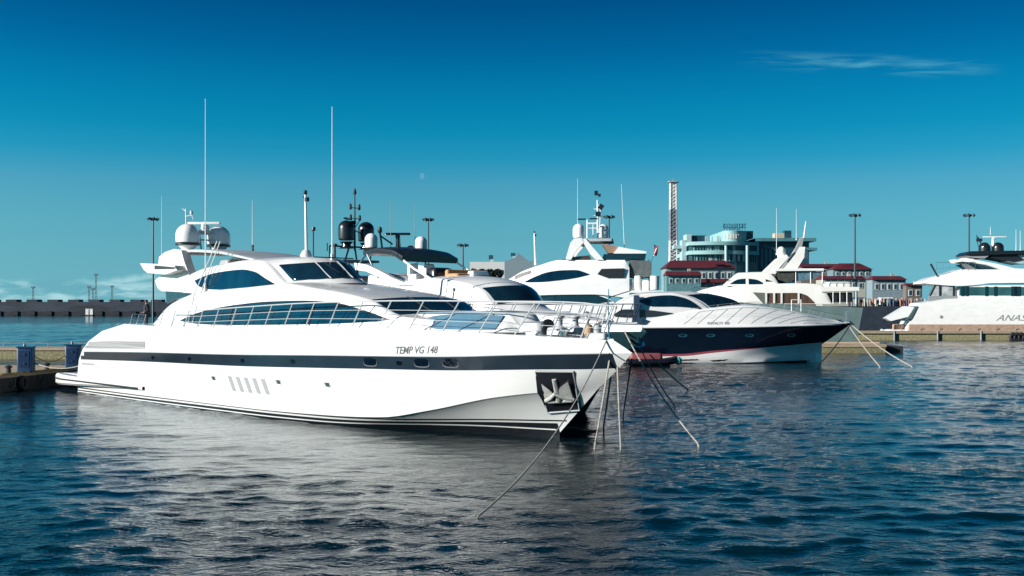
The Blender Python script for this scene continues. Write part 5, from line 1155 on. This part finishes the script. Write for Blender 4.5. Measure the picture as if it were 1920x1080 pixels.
def build_world():
    w = bpy.data.worlds.new('World'); scene.world = w; w.use_nodes = True; nt = w.node_tree; N = nt.nodes; Lk = nt.links
    bg = N['Background']; bg.inputs['Strength'].default_value = .1
    sky = N.new('ShaderNodeTexSky'); sky.sky_type = 'NISHITA'; sky.sun_disc = False; sky.sun_elevation = R(SUN_EL); sky.sun_rotation = R(90 - SUN_AZ); sky.air_density = 1.0; sky.dust_density = .6; sky.ozone_density = 2.0
    global SKYN; SKYN = (nt, sky, bg)
    tc = N.new('ShaderNodeTexCoord'); sep = N.new('ShaderNodeSeparateXYZ'); Lk.new(tc.outputs['Generated'], sep.inputs[0])
    rp = N.new('ShaderNodeValToRGB'); cr = rp.color_ramp
    stops = SKY_TINT
    cr.elements[0].position = 0; cr.elements[1].position = 1
    cr.elements[0].color = (*stops[0][1], 1); cr.elements[1].color = (*stops[-1][1], 1)
    for p, c in stops[1:-1]:
        e = cr.elements.new(p); e.color = (*c, 1)
    mx = N.new('ShaderNodeMath'); mx.operation = 'MULTIPLY'; mx.inputs[1].default_value = 1.0; Lk.new(sep.outputs['Z'], mx.inputs[0]); Lk.new(mx.outputs[0], rp.inputs['Fac'])
    mul = N.new('ShaderNodeVectorMath'); mul.operation = 'MULTIPLY'; Lk.new(sky.outputs['Color'], mul.inputs[0]); Lk.new(rp.outputs['Color'], mul.inputs[1])
    sc2 = N.new('ShaderNodeVectorMath'); sc2.operation = 'SCALE'; Lk.new(mul.outputs[0], sc2.inputs[0])
    ev = N.new('ShaderNodeMath'); ev.operation = 'MULTIPLY_ADD'; ev.inputs[1].default_value = -.32 * SKY_GAIN * 1.11; ev.inputs[2].default_value = SKY_GAIN * 1.11; Lk.new(sep.outputs['X'], ev.inputs[0]); Lk.new(ev.outputs[0], sc2.inputs['Scale'])
    def mth(op, a, b_=0.0, c_=0.0):
        n = N.new('ShaderNodeMath'); n.operation = op
        for i, v in enumerate((a, b_, c_)):
            if isinstance(v, (int, float)): n.inputs[i].default_value = v
            else: Lk.new(v, n.inputs[i])
        return n.outputs[0]
    def rng_(v, a, b_, c_=0.0, d=1.0):
        n = N.new('ShaderNodeMapRange'); n.interpolation_type = 'SMOOTHSTEP'; n.inputs['From Min'].default_value = a; n.inputs['From Max'].default_value = b_; n.inputs['To Min'].default_value = c_; n.inputs['To Max'].default_value = d; Lk.new(v, n.inputs['Value']); return n.outputs['Result']
    az = mth('DIVIDE', sep.outputs['X'], mth('MAXIMUM', sep.outputs['Y'], .05)); el = mth('DIVIDE', sep.outputs['Z'], mth('MAXIMUM', sep.outputs['Y'], .05))
    def cn(sx, sy, det, seed, dist=0.0):
        cb = N.new('ShaderNodeCombineXYZ'); Lk.new(mth('MULTIPLY', az, sx), cb.inputs['X']); Lk.new(mth('MULTIPLY', el, sy), cb.inputs['Y']); cb.inputs['Z'].default_value = seed
        n = N.new('ShaderNodeTexNoise'); n.inputs['Scale'].default_value = 1; n.inputs['Detail'].default_value = det; n.inputs['Distortion'].default_value = dist; Lk.new(cb.outputs[0], n.inputs['Vector']); return n.outputs['Fac']
    # a thin wisp high on the right
    path = mth('ADD', mth('MULTIPLY', mth('SUBTRACT', az, .25), -.035), mth('MULTIPLY', mth('SUBTRACT', cn(14, 4, 2, 3.1), .5), .008))
    dd = mth('ABSOLUTE', mth('SUBTRACT', mth('SUBTRACT', el, .2325), path))
    wisp = mth('MULTIPLY', mth('MULTIPLY', rng_(dd, .0115, .0005), rng_(cn(16, 160, 4, 7.7, .6), .36, .66)), mth('MULTIPLY', rng_(az, .20, .30), rng_(az, .47, .38)))
    # a low bank over the horizon at the left
    top = mth('ADD', .030, mth('MULTIPLY', mth('SUBTRACT', cn(22, 0, 4, 1.3), .5), .030))
    bank = mth('MULTIPLY', mth('MULTIPLY', rng_(mth('SUBTRACT', top, el), -.003, .006), rng_(cn(26, 120, 5, 9.2, .5), .40, .68)), mth('MULTIPLY', rng_(az, -.25, -.36), rng_(el, -.01, .006)))
    # the pale day moon
    mo = mth('SQRT', mth('ADD', mth('POWER', mth('ADD', az, .0850), 2.0), mth('POWER', mth('SUBTRACT', el, .125), 2.0))); moon = mth('MULTIPLY', rng_(mo, .0034, .0024), rng_(az, -.0875, -.0845))
    def over(base, fac, k, col):
        m_ = N.new('ShaderNodeMix'); m_.data_type = 'RGBA'; Lk.new(mth('MULTIPLY', fac, k), m_.inputs['Factor']); Lk.new(base, m_.inputs[6]); m_.inputs[7].default_value = (*col, 1); return m_.outputs[2]
    c = over(sc2.outputs[0], wisp, .38, (1.1, 3.9, 4.5)); c = over(c, bank, .8, (3.0, 4.9, 5.2)); c = over(c, moon, .16, (3, 5, 5.5))
    Lk.new(c, bg.inputs['Color'])
SKY_GAIN = 1.3                              # the tint takes the sky from its horizon haze to the deep blue overhead
SKY_TINT = [(z, tuple(c / SKY_GAIN for c in q)) for z, q in (
    (0.002, (.22, .6906, 1.2654)), (.02, (.187, .5561, .9837)), (.04, (.18, .5026, .7906)), (.065, (.172, .4851, .6723)), (.09, (.162, .4879, .6223)), (.114, (.135, .4728, .6105)), (.139, (.0421, .4462, .602)),
    (.163, (.0108, .4196, .5756)), (.187, (.0049, .3872, .5527)), (.21, (.0027, .339, .5185)), (.233, (.001, .274, .4667)), (.276, (0, .1933, .3755)), (.4, (0, .1338, .2167)), (.6, (.0303, .1968, .2484)), (1, (.2, .34, .4)))]
build_world()
cam = bpy.data.cameras.new('camera'); co = bpy.data.objects.new('camera', cam); COL.objects.link(co); scene.camera = co
co.location = (0, 0, CAMH); co.rotation_euler = (R(90), 0, 0); cam.sensor_width = 36; cam.lens = FOC / 1920 * 36; cam.shift_y = (HOR - 540) / 1920; cam.clip_end = 20000; cam.clip_start = .1
scene.view_settings.view_transform = 'Standard'; scene.view_settings.look = 'None'; scene.view_settings.exposure = .65; scene.view_settings.gamma = 1
scene.cycles.use_denoising = True; scene.cycles.denoiser = 'OPENIMAGEDENOISE'; scene.cycles.denoising_prefilter = 'ACCURATE'; scene.cycles.sample_clamp_indirect = .9; scene.cycles.blur_glossy = 1.5; scene.cycles.max_bounces = 6; scene.cycles.caustics_reflective = False; scene.cycles.caustics_refractive = False
